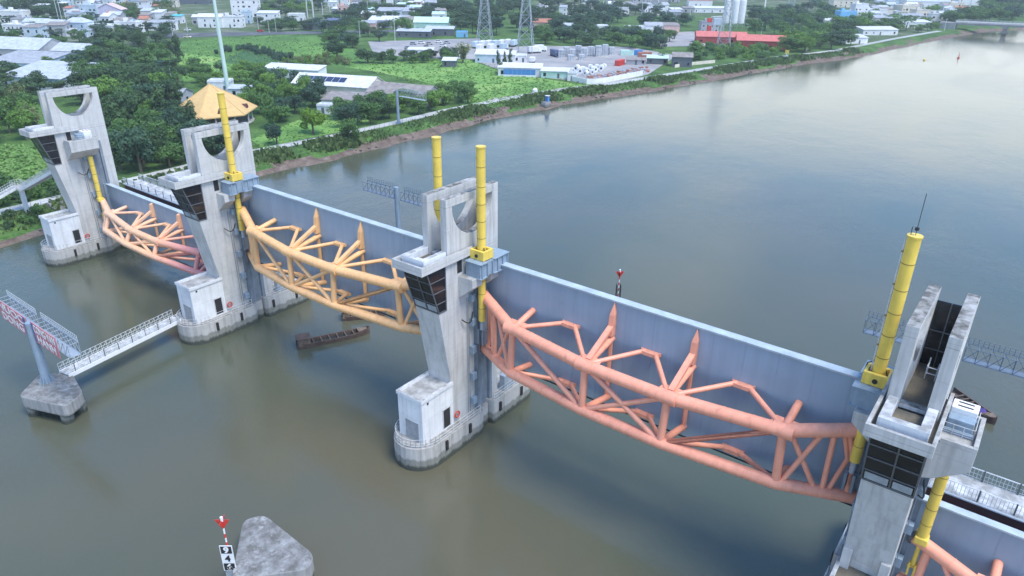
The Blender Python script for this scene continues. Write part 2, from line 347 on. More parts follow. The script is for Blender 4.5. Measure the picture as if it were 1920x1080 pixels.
LEVEL = [2.51]
def sheet(name, pts, m, z=None):
    LEVEL[0] += 0.006
    Q = []
    n = len(pts)
    for i in range(n):       # keep every patch on the flat land behind the path
        for j in range(6):
            q = at(pts[i][0]+(pts[(i+1)%n][0]-pts[i][0])*j/6, pts[i][1]+(pts[(i+1)%n][1]-pts[i][1])*j/6, 2.5)
            Q.append((min(q.x, bank_x(q.y)-16.3) if abs(q.y) < 1000 else q.x, q.y, z or LEVEL[0]))
    pts = Q
    b = MB(); b.add(Q, [tuple(range(len(pts)))])
    return tag(b.obj(name, m), kind='structure')
sheet('town_ground', [(-700,95),(-300,35),(0,8),(350,0),(760,0),(760,30),(620,50),(330,72),(200,100),(100,125),(0,165),(-300,240)], G_town)
sheet('town_ground', [(1000,2),(1900,-8),(1830,32),(1775,42),(1700,75),(1615,95),(1600,80),(1480,40),(1300,30),(1000,30)], G_town)
sheet('meadow', [(590,118),(700,118),(880,112),(940,135),(1130,165),(1040,178),(930,200),(880,215),(860,170),(780,150),(690,132)], G_bright)
sheet('meadow', [(330,78),(560,64),(640,72),(690,118),(500,124),(330,150),(325,110)], ground_mat('field_grass', [(0.06,0.13,0.035),(0.10,0.21,0.05),(0.15,0.28,0.07)], 0.03, 0.4, 0.3))
sheet('meadow', [(330,98),(420,108),(430,128),(345,155)], G_bright)
sheet('paddy_field', [(400,118),(470,90),(575,112),(510,124)], G_dark)
sheet('meadow', [(-60,275),(100,275),(115,320),(60,350),(-60,375)], G_bright)
sheet('lawn', [(470,262),(560,225),(680,215),(700,236),(570,262),(500,285)], G_bright)
sheet('car_park', [(690,78),(900,72),(905,112),(770,108),(700,100)], G_yard)
sheet('works_yard', [(885,92),(1000,86),(1180,88),(1270,104),(1215,140),(1130,160),(1080,152),(960,140),(900,118)], G_yard)
sheet('works_yard', [(1210,62),(1340,58),(1400,62),(1330,86),(1240,88)], G_yard)
sheet('road', [(280,63),(480,60),(760,56),(760,60),(490,66),(280,72)], G_asph)
sheet('rubble_patch', [(905,192),(925,184),(975,178),(985,184),(950,192),(908,202)], G_pale)
sheet('rubble_patch', [(1012,178),(1040,167),(1085,162),(1090,168),(1050,178),(1015,186)], G_pale)
sheet('bare_earth', [(540,278),(600,262),(700,240),(730,243),(640,268),(560,292)], ground_mat('bare_earth_soil', [(0.12,0.085,0.06),(0.2,0.15,0.11),(0.25,0.2,0.15)], 0.3))
# riverside path, 4 m wide, on the bank top
pb = MB(); yy = [y for y in ys if -120 < y < 600]
for y in yy:
    bx = bank_x(y)
    pb.v += [(bx-12.2,y,2.60),(bx-16.0,y,2.60),(bx-12.2,y,2.3),(bx-16.0,y,2.3)]
for i in range(len(yy)-1):
    a = 4*i; pb.f += [(a,a+4,a+5,a+1),(a+2,a+6,a+4,a),(a+1,a+5,a+7,a+3)]; pb.m += [0,0,0]
tag(pb.obj('path', G_path), kind='structure')

# ------------------------------------------------------------------ barrier towers
PIERX = {'A': -92, 'B': -46, 'C': 0, 'D': 46}
def rounded(w, v0, v1, nose, back):
    """plan of a pier: half width w from v0 (nose end) to v1; nose / back = length of the rounded ends"""
    pts = []
    for i in range(17):
        a = PI*i/16; pts.append((-w*math.cos(a), v0+nose-nose*math.sin(a)))
    if back > 1.0:
        for i in range(17):
            a = PI*i/16; pts.append((w*math.cos(a), v1-back+back*math.sin(a)))
    else:
        pts += [(w,v1-back),(w-back,v1),(-w+back,v1),(-w,v1-back)]
    return pts
def railing(mb, pts, h=1.05, step=1.3, r=0.035, closed=False):
    pts = [Vector(p) for p in pts]
    for a, b in zip(pts, pts[1:]):
        L = (b-a).length; n = max(1, round(L/step))
        for i in range(n+1):
            p = a.lerp(b, i/n); mb.tube(p, p+Vector((0,0,h)), r, n=5)
        for z in (h, h*0.55, h*0.2): mb.tube(a+Vector((0,0,z)), b+Vector((0,0,z)), r*0.8, n=5)
def wall_mesh(u0, u1):
    """frame wall with the half-round opening under a straight lintel"""
    b = MB(); z0, z1, zl = 23.56, 30.5, 29.62; v0, v1 = -6.84, 1.68; vc, rv_, rz_ = -2.62, 3.3, 3.7
    N_ = 28; vs = [vc+rv_*math.cos(PI*(1-i/N_)) for i in range(N_+1)]; zs = [zl-rz_*math.sin(PI*i/N_) for i in range(N_+1)]
    outer = [(v0,z0),(v0,zl)]; 
    # lower body as one polygon with the curved notch, lintel as a second
    poly = [(v0,zl),(v0,z0),(v1,z0),(v1,zl)]+list(zip(vs,zs))[::-1]
    b.prism(poly, u0, u1, axis=0)
    b.prism([(v0,zl),(v1,zl),(v1,z1),(v0,z1)], u0, u1, axis=0)
    return b
def make_tower(key, label, right, left):
    X = PIERX[key]
    T = thing('barrier_tower', label, 'tower', (X,0,0), 0, 'concrete towers of the tidal barrier')
    MB().prism(rounded(3.0,-13.5,-2.15,3.1,0.5), -1.5, 3.1).obj('pier_base', M_base, T, bevel=0.06)
    MB().prism(rounded(3.0,-0.85,9.2,0.5,3.0), -1.5, 3.5).obj('pier_base', M_base, T, bevel=0.06)
    MB().box(-2.2,2.2,-2.2,-0.8,-1.5,3.0).obj('slot_wall', M_base, T)
    fm = None
    for s in (-1,1):
        for v in (-9.3,-5.2,0.6,5.0):
            if fm is None:
                fm = MB().box(-0.11,0.11,-0.17,0.17,1.5,2.75).mesh('fender', M_black)
            inst('fender', fm, T, (s*3.1,v,0))
    rl = MB(); pts = [(p[0]*0.94,p[1]*0.985,3.1) for p in rounded(3.0,-13.5,-2.15,3.1,0.5)[:17]]
    railing(rl, [(-2.82,-3.0,3.1)]+pts+[(2.82,-3.0,3.1)]); rl.obj('railing', M_rail, T)
    rl = MB(); pts = [(p[0]*0.94,p[1]*0.985,3.5) for p in rounded(3.0,-0.85,9.2,0.5,3.0)[17:]]
    railing(rl, [(2.82,-0.3,3.5)]+pts+[(-2.82,-0.3,3.5)]); rl.obj('railing', M_rail, T)
    MB().box(1.9,2.7,1.9,4.0,3.5,5.6).obj('switch_cabinet', M_galv, T, bevel=0.04)
    # machine house on the nose
    h = MB().box(-1.85,1.85,-11.82,-6.72,3.1,8.5).obj('machine_house', M_house, T)
    pr = MB(); pr.box(-1.97,1.97,-11.94,-11.62,8.5,8.95); pr.box(-1.97,-1.67,-11.62,-6.7,8.5,8.95); pr.box(1.67,1.97,-11.62,-6.7,8.5,8.95)
    pr.obj('parapet', M_house, h, bevel=0.03)
    MB().box(-1.66,1.66,-11.61,-6.75,8.5,8.56).obj('flat_roof', M_floor if key in 'D' else M_conc, h)
    d = MB(); d.box(-0.65,1.1,-11.86,-11.80,3.1,5.55); d.box(-0.75,-0.65,-11.90,-11.80,3.1,5.65); d.box(1.1,1.2,-11.90,-11.80,3.1,5.65); d.box(-0.65,1.1,-11.90,-11.80,5.55,5.65)
    d.obj('front_door', M_greydoor, h)
    d = MB(); d.box(1.83,1.88,-8.45,-7.35,3.35,5.85); d.obj('side_door', M_black, h)
    d = MB(); d.box(1.84,1.92,-8.56,-8.45,3.35,5.95); d.box(1.84,1.92,-7.35,-7.24,3.35,5.95); d.box(1.84,1.92,-8.45,-7.35,5.85,5.95); d.obj('door_frame', M_conc, h)
    MB().box(1.82,1.90,-11.0,-10.75,8.0,8.25).obj('wall_lamp', M_black, h)
    # lifebuoy by the side door
    lb = MB(); lb.path([(2.0, -6.2+0.38*math.cos(a), 4.2+0.38*math.sin(a)) for a in [2*PI*i/14 for i in range(15)]], 0.09, 6)
    lb.obj('lifebuoy', M_red, T)
    # shaft: raking front face up to the control cabin
    MB().prism([(-6.70,3.1),(-6.92,9.3),(-8.45,18.2),(-7.2,18.21),(-7.2,23.55),(1.68,23.55),(1.68,3.5),(-0.85,3.5),(-0.85,3.1)], -1.74, 1.74, axis=0).obj('shaft', M_conc, T, bevel=0.05)
    for s in ((-1,1) if key == 'D' else ()):
        pl = MB(); pl.prism([(-7.35,3.1),(-7.45,10.6),(-6.8,10.6),(-6.6,3.1)], s*1.74, s*1.05, axis=0)
        pl.obj('pilaster', M_conc, T, bevel=0.03)
    for s in (-1,1):
        MB().box(s*1.745-0.02,s*1.745+0.02,-5.35,-4.6,21.9,23.5).obj('slit_window', M_black, T)
    # control cabin
    f0, f1 = (-8.42,18.25), (-10.02,23.5)
    cab = MB().prism([f0,f1,(-7.2,23.5),(-7.2,18.25)], -1.72, 1.72, axis=0).obj('control_cabin', M_glass, T)
    fr = MB()
    def fp(u, t, o=0.0): return Vector((u, f0[0]+(f1[0]-f0[0])*t-o, f0[1]+(f1[1]-f0[1])*t))
    tl = (0.0,0.22,0.48,0.74,1.0)
    for t in tl:
        fr.bar(fp(-1.76,t,0.02), fp(1.76,t,0.02), 0.10, 0.10 if 0<t<1 else 0.16)
        for s in (-1,1):
            p = fp(s*1.74,t); fr.bar(p, (s*1.74,-7.2,p.z), 0.08, 0.10 if 0<t<1 else 0.16)
    for u in (-1.76,0.15,1.76): fr.bar(fp(u,0,0.02), fp(u,1,0.02), 0.11, 0.11)
    for s in (-1,1): fr.bar((s*1.75,-7.26,18.2), (s*1.75,-7.26,23.5), 0.10, 0.12)
    fr.obj('window_frame', M_frame, cab)
    for s in (-1,1):      # the lowest lights are blanked with pale sheet
        MB().plate([fp(-1.6 if s<0 else 0.3,0.03,0.03),fp(0.0 if s<0 else 1.6,0.03,0.03),fp(0.0 if s<0 else 1.6,0.17,0.03),fp(-1.6 if s<0 else 0.3,0.17,0.03)],0.02).obj('sill_panel', M_galv, cab)
    # roof of the cabin
    rf = MB(); rf.prism([(-2.15,-11.15),(2.15,-11.15),(2.15,-3.2),(1.74,-3.2),(1.74,-6.9),(-1.74,-6.9),(-1.74,-3.2),(-2.15,-3.2)], 23.56, 23.95)
    roof = rf.obj('roof_slab', M_conc, T, bevel=0.03)
    MB().box(-1.9,1.9,-10.9,-6.85,23.95,23.97).obj('roof_floor', M_floor, roof)
    pp = MB(); pp.box(-2.15,2.15,-11.15,-10.9,23.95,24.55); 
    for s in (-1,1): pp.box(min(s*2.15,s*1.9),max(s*2.15,s*1.9),-10.9,-3.2,23.95,24.55)
    pp.obj('parapet', M_conc, roof, bevel=0.03)
    cu = MB(); cu.box(-1.6,1.6,-10.25,-9.65,23.97,24.85)
    for s in (-1,1): cu.box(min(s*1.6,s*0.95),max(s*1.6,s*0.95),-9.65,-6.86,23.97,24.85)
    cu.obj('roof_kerb', M_house, roof, bevel=0.03)
    MB().box(-0.86,0.86,-6.6,-5.9,23.97,24.3).obj('roof_kerb', M_wall, roof, bevel=0.03)
    # twin frame walls and the dark glazed screen between them
    for s in (-1,1): wall_mesh(min(s*0.88,s*1.74),max(s*0.88,s*1.74)).obj('frame_wall', M_wall, T, bevel=0.04)
    MB().box(-0.88,0.88,-5.9,1.68,23.56,23.97).obj('roof_floor', M_floor, T)
    sc = MB().box(-0.87,0.87,1.28,1.40,23.97,29.5).obj('glazed_screen', M_glass, T)
    pw = MB()
    for a_, b_ in (((-0.1,-1.2,23.97),(-0.1,-1.2,25.1)),((0.6,-1.2,23.97),(0.6,-1.2,25.1)),((-0.1,-0.3,23.97),(-0.1,-0.3,25.4)),((0.6,-0.3,23.97),(0.6,-0.3,25.1)),((-0.1,-1.2,25.0),(0.6,-1.2,25.0)),((-0.1,-1.2,24.5),(0.6,-1.2,24.5)),((-0.1,-1.2,25.0),(-0.1,-0.3,25.0)),((0.6,-1.2,25.0),(0.6,-0.3,25.0))): pw.tube(a_,b_,0.05,n=6)
    pw.obj('hatch_rail', M_rail, T)
    q = MB(); q.box(0.10,0.18,1.20,1.28,23.97,29.5)
    for z in (25.4,27.0): q.box(-0.87,0.87,1.21,1.27,z-0.05,z+0.05)
    q.obj('screen_bar', M_frame, sc)
    # gate slots: steel guides with brackets, brackets for the lifting gear
    for s in (-1,1):
        if key == 'A' and s < 0: continue
        kind = right if s > 0 else left
        b = MB()
        def bx(u0,u1,*r): b.box(min(s*u0,s*u1),max(s*u0,s*u1),*r)
        bx(1.74,2.3,-2.75,-2.3,3.1,21.2); bx(1.74,2.3,-0.55,-0.1,3.5,21.2); bx(1.74,1.9,-2.3,-0.55,3.0,21.2)
        b.obj('gate_guide', M_guide, T, bevel=0.03)
        bk = MB().box(0,0.55,-0.35,0.35,0,0.9).mesh('guide_bracket', M_steel)
        for z in (4.2,7.6,11.2,14.8,17.9): inst('guide_bracket', bk, T, (1.74 if s > 0 else -2.29,-3.2,z))
        lad = MB()
        for v in (-4.05,-3.75): lad.tube((s*1.9,v,3.2),(s*1.9,v,18.5),0.035,n=5)
        lad.obj('cable_run', M_guide, T)
        cbl = MB(); cbl.path([(s*(1.95+0.35*math.sin(PI*i/8)),-5.0+1.9*i/8,16.2-0.75*math.sin(PI*i/8)+0.25*(i/8)) for i in range(9)],0.07,6); cbl.obj('hanging_cable', M_black, T, smooth=True)
        if kind == 'mast':
            for v0, v1 in ((-5.2,-3.55),(-2.05,-0.7)):
                MB().prism([(s*1.74,18.9),(s*2.6,19.6),(s*3.75,20.55),(s*3.75,21.58),(s*1.74,21.58)], v0, v1, axis=1).obj('corbel', M_conc, T, bevel=0.04)
            bm = MB()
            def bb(u0,u1,*r): bm.box(min(s*u0,s*u1),max(s*u0,s*u1),*r)
            bb(2.2,4.2,-4.45,-3.45,21.6,23.2); bb(2.2,4.2,-2.15,0.35,21.6,23.2); bb(2.2,2.55,-3.45,-2.15,21.6,23.2); bb(3.72,4.2,-3.45,-2.15,21.6,23.2)
            be = bm.obj('cross_beam', M_steel, T)
            sf = MB().box(0,0.16,-0.05,0.05,21.62,23.14).mesh('stiffener', M_steel)
            for v in (-4.2,-3.3,-2.4,-1.5,-0.6,0.2): inst('stiffener', sf, be, (4.2 if s > 0 else -4.36,v,0))
            for z0, z1 in ((23.2,23.28),(21.52,21.6)):
                for v0, v1 in ((-4.55,-3.4),(-2.2,0.45)): MB().box(min(s*2.1,s*4.4),max(s*2.1,s*4.4),v0,v1,z0,z1).obj('beam_flange', M_steel, be)
        elif kind == 'short':
            MB().prism([(s*1.74,18.6),(s*2.5,18.9),(s*4.5,20.4),(s*4.5,22.0),(s*1.74,22.0)], -6.2, -1.4, axis=1).obj('corbel', M_conc, T, bevel=0.04)
            pr = MB()
            pr.box(min(s*4.2,s*4.5),max(s*4.2,s*4.5),-6.2,-1.4,22.0,22.4); pr.box(min(s*2.2,s*4.2),max(s*2.2,s*4.2),-6.2,-5.9,22.0,22.4); pr.box(min(s*2.2,s*4.2),max(s*2.2,s*4.2),-1.7,-1.4,22.0,22.4)
            pr.obj('corbel_kerb', M_conc, T, bevel=0.03)
    if key in 'BD' :
        s = 1 if key == 'D' else -1
        winch(X+s*3.05, -3.2, 22.0, 'pale grey lifting winch on the bracket of the '+('nearest' if key == 'D' else 'second')+' tower')
    if key == 'A': winch(X+3.05,-3.2,22.0,'pale blue lifting winch on the bracket of the farthest tower')
    return T
def winch(x, y, z, label):
    w_ = thing('lifting_winch', label, 'winch', (x,y,z), 0, 'lifting winches')
    b = MB(); b.box(-0.95,0.95,-1.35,-0.95,0,0.25); b.box(-0.95,0.95,0.95,1.35,0,0.25); b.obj('skid', M_steel, w_)
    MB().box(-0.85,0.85,-1.1,-0.1,0.25,1.15).obj('motor_housing', M_steel, w_, bevel=0.06)
    MB().box(-0.85,0.85,-0.08,1.25,0.25,1.55).obj('gear_housing', M_white, w_, bevel=0.06)
    b = MB()
    for v in (0.25,0.8): b.box(-0.5,0.5,v,v+0.16,1.55,1.58)
    b.obj('vent', M_black, w_)
    b = MB(); railing(b, [(-1.0,-1.45,0),(1.0,-1.45,0),(1.0,1.45,0)], 0.9, 0.7, 0.03); b.obj('guard_rail', M_rail, w_)
make_tower('C','grey concrete tower with two yellow masts, standing between the cream gate and the salmon gate','mast','mast')
make_tower('B','grey concrete tower between the small peach gate and the cream gate, one yellow mast','mast','short')
make_tower('A','farthest concrete tower beside the river bank, stairs climbing to its back','short',None)
make_tower('D','nearest concrete tower at the right edge, seen from above its cabin roof','short','mast')

def cylinder_mast(x, label, antenna=False):
    T = thing('hydraulic_cylinder', label, 'cylinder', (x,-2.8,0), 0, 'tall yellow lifting cylinders')
    MB().tube((0,0,24.0),(0,0,35.4),0.47,n=20).obj('barrel', M_yellow, T, smooth=True)
    MB().tube((0,0,15.6),(0,0,22.9),0.42,n=20).obj('lower_barrel', M_yellow, T, smooth=True)
    c = MB(); c.box(-0.72,0.72,-0.85,-0.55,23.3,24.35); c.box(-0.72,0.72,0.55,0.85,23.3,24.35); c.box(-0.95,-0.72,-0.85,0.85,23.3,24.35); c.box(0.72,0.95,-0.85,0.85,23.3,24.35); c.box(-0.72,0.72,-0.55,0.55,23.3,23.6)
    c.obj('trunnion_frame', M_yellow, T, bevel=0.04)
    MB().tube((0,-0.95,23.75),(0,0.95,23.75),0.2,n=12).obj('trunnion_pin', M_black, T, smooth=True)
    rg = MB().tube((0,0,-0.03),(0,0,0.03),0.485,n=20).mesh('ring', M_band)
    for z in (25.6,27.5,29.4,31.3,33.4): inst('ring', rg, T, (0,0,z))
    r2 = MB().tube((0,0,-0.03),(0,0,0.03),0.435,n=20).mesh('ring', M_band)
    for z in (17.2,19.0,20.6): inst('ring', r2, T, (0,0,z))
    MB().tube((-0.55,-0.05,23.9),(-0.55,-0.05,35.3),0.05,n=6).obj('oil_pipe', M_yellow if not antenna else M_rail, T)
    MB().tube((0,0,14.4),(0,0,15.6),0.24,n=12).obj('piston_rod', M_galv, T, smooth=True)
    MB().tube((0,0,35.4),(0,0,35.52),0.53,n=20).obj('end_cap', M_yellow, T, smooth=True)
    hs_ = MB(); hs_.path([(0.5,-0.2,24.6),(0.75,-0.35,24.0),(0.8,-0.5,23.2),(0.6,-0.9,22.4)],0.05,6); hs_.path([(-0.5,0.25,24.9),(-0.95,0.4,24.5),(-1.1,0.5,23.4)],0.05,6); hs_.obj('hydraulic_hose', M_black, T, smooth=True)
    ck = MB().box(-0.62,-0.44,-0.12,0.04,-0.06,0.06).mesh('pipe_clamp', M_band)
    for z in (26.5,29.0,31.6,34.2): inst('pipe_clamp', ck, T, (0,0,z))
    cl = MB(); cl.box(-0.45,-0.2,-0.4,0.4,12.6,14.4); cl.box(0.2,0.45,-0.4,0.4,12.6,14.4); cl.obj('clevis', M_guide, T, bevel=0.04)
    if antenna:
        b = MB(); b.tube((0,0,35.4),(0,0,38.6),0.024,n=6); b.tube((0,0,35.9),(0,0,36.1),0.14,n=8); b.tube((-0.3,0,35.4),(-0.3,0,36.1),0.03,n=5); b.obj('antenna', M_black, T)
def cylinder_short(x, label):
    T = thing('hydraulic_cylinder', label, 'cylinder', (x,-2.8,0), 0, 'short yellow lifting cylinders')
    MB().tube((0,0,10.8),(0,0,18.9),0.42,n=20).obj('barrel', M_yellow, T, smooth=True)
    rg = MB().tube((0,0,-0.03),(0,0,0.03),0.435,n=20).mesh('ring', M_band)
    for z in (12.4,14.0,15.6,17.2): inst('ring', rg, T, (0,0,z))
    MB().box(-0.5,0.5,-0.5,0.5,10.4,11.1).obj('gland', M_yellow, T, bevel=0.1)
    MB().tube((0,0,7.9),(0,0,10.4),0.18,n=12).obj('piston_rod', M_yellow, T, smooth=True)
    cl = MB(); cl.box(-0.3,-0.15,-0.3,0.3,6.9,8.1); cl.box(0.15,0.3,-0.3,0.3,6.9,8.1); cl.tube((-0.4,0,7.7),(0.4,0,7.7),0.12,n=10); cl.obj('clevis', M_yellow, T)
cylinder_mast(3.05,'tall yellow lifting cylinder in front of the round window of the middle tower')
cylinder_mast(-3.05,'tall yellow lifting cylinder behind the left wall of the middle tower')
cylinder_mast(-42.95,'tall yellow lifting cylinder in front of the thatch coloured roof')
cylinder_mast(42.95,'tall yellow lifting cylinder with a thin black aerial, beside the nearest tower', True)
cylinder_short(49.05,'short yellow lifting cylinder hanging under the bracket of the nearest tower')
cylinder_short(-88.95,'short yellow lifting cylinder on the right face of the farthest tower')
cylinder_short(-49.05,'short yellow lifting cylinder on the left face of the second tower')

# ------------------------------------------------------------------ gates
def make_gate(xc, label, paint, low=False):
    T = thing('flood_gate', label, 'gate', (xc,0,0), 0, 'steel lift gates of the barrier')
    if low:
        zt, zb, S = 12.9, 3.2, 9.9
        J = [(20.4,-2.3,10.3),(14.6,-4.05,9.35),(4.35,-5.4,9.1)]; K = [(20.6,-2.6,5.9),(14.7,-5.3,6.5),(4.6,-6.6,6.85)]; Sl = 5.6
    else:
        zt, zb, S = 21.95, 9.7, 17.85
        J = [(20.3,-2.1,18.45),(14.35,-4.45,17.05),(4.4,-5.9,17.0)]; K = [(20.6,-1.6,11.2),(14.6,-4.5,11.6),(4.3,-6.25,12.1)]; Sl = 10.6
    yp = -0.75
    pl = MB().box(-20.9,20.9,yp,-0.35,zb,zt).obj('skin_plate', M_plate, T)
    sm = MB().box(-0.045,0.045,-0.012,0.012,zb,zt-0.02).mesh('weld_strip', M_plate)
    x = -18.0
    while x < 19: inst('weld_strip', sm, pl, (x,yp-0.006,0)); x += 3.0
    MB().box(-20.9,20.9,yp-0.12,0.1 if not low else -0.05,zt,zt+0.16).obj('top_flange', M_flange, T)
    MB().box(-20.9,20.9,yp-0.06,-0.2,zb-0.16,zb).obj('bottom_seal', M_black, T)
    for s in (-1,1): MB().box(min(s*20.9,s*21.25),max(s*20.9,s*21.25),-1.25,-0.25,zb,zt+0.3).obj('end_post', M_steel, T)
    ru, rl = (0.61,0.57) if not low else (0.56,0.52)
    full = lambda P: [(-p[0],p[1],p[2]) for p in P]+[(p[0],p[1],p[2]) for p in P[::-1]]
    MB().path(full(J), ru, 20).obj('upper_chord', paint, T, smooth=True)
    MB().path(full(K), rl, 20).obj('lower_chord', paint, T, smooth=True)
    for P_, rr_ in ((full(J),ru),(full(K),rl)):
        wm_ = MB().tube((0,0,-0.04),(0,0,0.04),rr_+0.025,n=20).mesh('weld_ring', paint, True)
        for a_, b_ in zip(P_[:-1],P_[1:]):
            a_, b_ = Vector(a_), Vector(b_); L_ = (b_-a_).length; k2 = max(2,round(L_/2.6)); q_ = (b_-a_).to_track_quat('Z','Y').to_euler()
            for i in range(1,k2): inst('weld_ring', wm_, T, a_.lerp(b_,i/k2), q_)
    for s in (-1,1):
        c = MB(); p = Vector((s*J[0][0],J[0][1],J[0][2])); d = (p-Vector((s*J[1][0],J[1][1],J[1][2]))).normalized(); c.tube(p, p+d*0.25, ru+0.16, n=16); c.obj('chord_cap', M_frame, T)
    def mem(name, p, q, r, n=10): return MB().tube(p, q, r, n=n).obj(name, paint, T, smooth=True)
    def mix(p, q, t): return tuple(a+(b-a)*t for a, b in zip(p,q))
    for s in (-1,1):
        j = [(s*a,b,c) for a,b,c in J]; k_ = [(s*a,b,c) for a,b,c in K]
        for i in (1,2):
            mem('post', mix(j[i],k_[i],0.0), k_[i], 0.38)
            mem('spindle', j[i], (j[i][0]*1.0,yp,S), 0.36)
            mem('lower_spindle', k_[i], (k_[i][0],yp,Sl+0.2), 0.36)
            if i == 2: mem('wall_column', (j[i][0],yp-0.3,S), (j[i][0],yp-0.3,Sl), 0.24, 8)
            # joint shells and small gussets round each node
            MB().tube((j[i][0]-0.9,j[i][1],j[i][2]+0.02),(j[i][0]+0.9,j[i][1],j[i][2]+0.02),ru+0.06,n=16).obj('node_sleeve', paint, T, smooth=True)
            for dx in (-0.75,0.75):
                MB().plate([(j[i][0]+dx-0.5,j[i][1]+0.5,j[i][2]+0.25),(j[i][0]+dx+0.5,j[i][1]+0.5,j[i][2]+0.25),(j[i][0]+dx+0.35,j[i][1]+1.3,j[i][2]+0.38),(j[i][0]+dx-0.35,j[i][1]+1.3,j[i][2]+0.38)],0.06).obj('gusset', paint, T)
        # tapered rib on the plate above the inner node, with its raking stay
        xr = s*4.4
        rb = MB(); rb.add([(xr-0.26,yp,S+0.4),(xr+0.26,yp,S+0.4),(xr+0.26,yp-0.75,S+0.5),(xr-0.26,yp-0.75,S+0.5),(xr-0.26,yp,S+2.9),(xr+0.26,yp,S+2.9),(xr+0.26,yp-0.55,S+2.75),(xr-0.26,yp-0.55,S+2.75),(xr,yp,zt-0.05),(xr,yp-0.16,zt-0.05)],
            [(0,1,2,3),(0,3,7,4),(1,5,6,2),(3,2,6,7),(4,7,9,8),(5,8,9,6),(7,6,9)]); rb.obj('rib', paint, T)
        MB().plate([(xr-0.28,J[2][1]+0.5,J[2][2]+0.45),(xr+0.28,J[2][1]+0.5,J[2][2]+0.45),(xr+0.28,yp-0.5,S+1.5),(xr-0.28,yp-0.5,S+1.5)],0.35).obj('raking_stay', paint, T)
        # diagonals
        mem('diagonal', mix(j[1],k_[2],0.05), mix(j[1],k_[2],0.93), 0.27)
        # end bay lattice
        ju = lambda t: mix(j[0],j[1],t); kl = lambda t: mix(k_[0],k_[1],t)
        if not low:
            mem('end_brace', ju(0.92), kl(0.50), 0.24); mem('end_brace', ju(0.50), kl(0.95), 0.24); mem('end_brace', ju(0.38), kl(0.42), 0.24)
            MB().path([ju(0.28),(s*19.3,-1.9,14.9),kl(0.36)],0.22,10).obj('end_brace', paint, T, smooth=True)
            MB().path([ju(0.22),(s*19.8,-1.7,14.6),kl(0.12)],0.26,10).obj('end_post_tube', paint, T, smooth=True)
        else:
            mem('end_brace', ju(0.9), kl(0.3), 0.24); mem('end_brace', ju(0.35), kl(0.9), 0.22); mem('end_post_tube', ju(0.2), kl(0.2), 0.34)
    # crossing braces of the middle bay and the two rising bars
    L_, R_ = -1, 1
    jl, jr = (-J[2][0],J[2][1],J[2][2]), J[2]; kl_, kr = (-K[2][0],K[2][1],K[2][2]), K[2]
    mem('diagonal', mix(jl,kr,0.05), mix(jl,kr,0.93), 0.27); mem('diagonal', mix(kl_,jr,0.06), mix(kl_,jr,0.92), 0.27)
    mem('diagonal', mix(kr,(J[1][0],J[1][1],J[1][2]),0.06), mix(kr,J[1],0.93), 0.27)
    # zigzag struts from the chords to the plate, upper and lower level
    for zz, P, name in ((S,J,'strut'),(Sl,K,'lower_strut')):
        xs = [-P[1][0],-P[2][0],P[2][0],P[1][0]]; ysn = [P[1][1],P[2][1],P[2][1],P[1][1]]; zn = [P[1][2],P[2][2],P[2][2],P[1][2]]
        for i in range(3):
            xm = (xs[i]+xs[i+1])/2; 
            for e, dx in ((i,-0.55),(i+1,0.55)):
                mem(name, (xs[e],ysn[e],zn[e]+0.15), (xm+dx,yp-0.25,zz), 0.25)
            MB().plate([(xm-1.1,yp-0.02,zz-0.05),(xm-0.75,yp-0.75,zz-0.02),(xm+0.75,yp-0.75,zz-0.02),(xm+1.1,yp-0.02,zz-0.05)],0.36).obj('wall_gusset', paint, T)
    return T
make_gate(23,'large salmon pink trussed gate between the middle and nearest towers',M_salmon)
make_gate(-23,'large cream orange trussed gate between the second and middle towers, barge beneath',M_cream)
make_gate(-69,'small lowered gate turning from peach to pink, beside the farthest tower',M_peach,True)
make_gate(69,'lowered coral gate cut off by the right edge, in front of the white walkway',M_coral,True)

# ------------------------------------------------------------------ walkway bridges behind the outer gates
def walkway(x0, x1, label):
    xc = (x0+x1)/2; T = thing('walkway_bridge', label, 'walkway', (xc,0,0), 0, 'maintenance walkways'); a, b = x0-xc, x1-xc
    MB().box(a,b,2.6,3.0,10.8,12.2).obj('girder', M_maroon, T); MB().box(a,b,5.0,5.4,10.8,12.2).obj('girder', M_maroon, T)
    MB().box(a,b,2.45,5.75,12.2,12.4).obj('deck', M_house, T)
    MB().tube((a,2.35,12.3),(b,2.35,12.3),0.11,n=8).obj('cable_pipe', M_galv, T)
    for y in (2.55,5.65):
        r = MB(); railing(r, [(a,y,12.4),(b,y,12.4)], 1.1, 0.28, 0.022)
        r.tube((a,y,13.5),(b,y,13.5),0.05,n=5); r.obj('railing', M_rail, T)
    pm = MB().box(-0.06,0.06,-0.05,0.05,12.4,13.55).mesh('rail_post', M_frame)
    x = a+1.5
    while x < b: inst('rail_post', pm, T, (x,2.55,0)); inst('rail_post', pm, T, (x,5.65,0)); x += 2.6
walkway(-90.2,-47.8,'white railed walkway over a dark red girder, behind the small peach gate')
walkway(47.8,92,'white railed walkway over a dark red girder at the right edge, behind the coral gate')

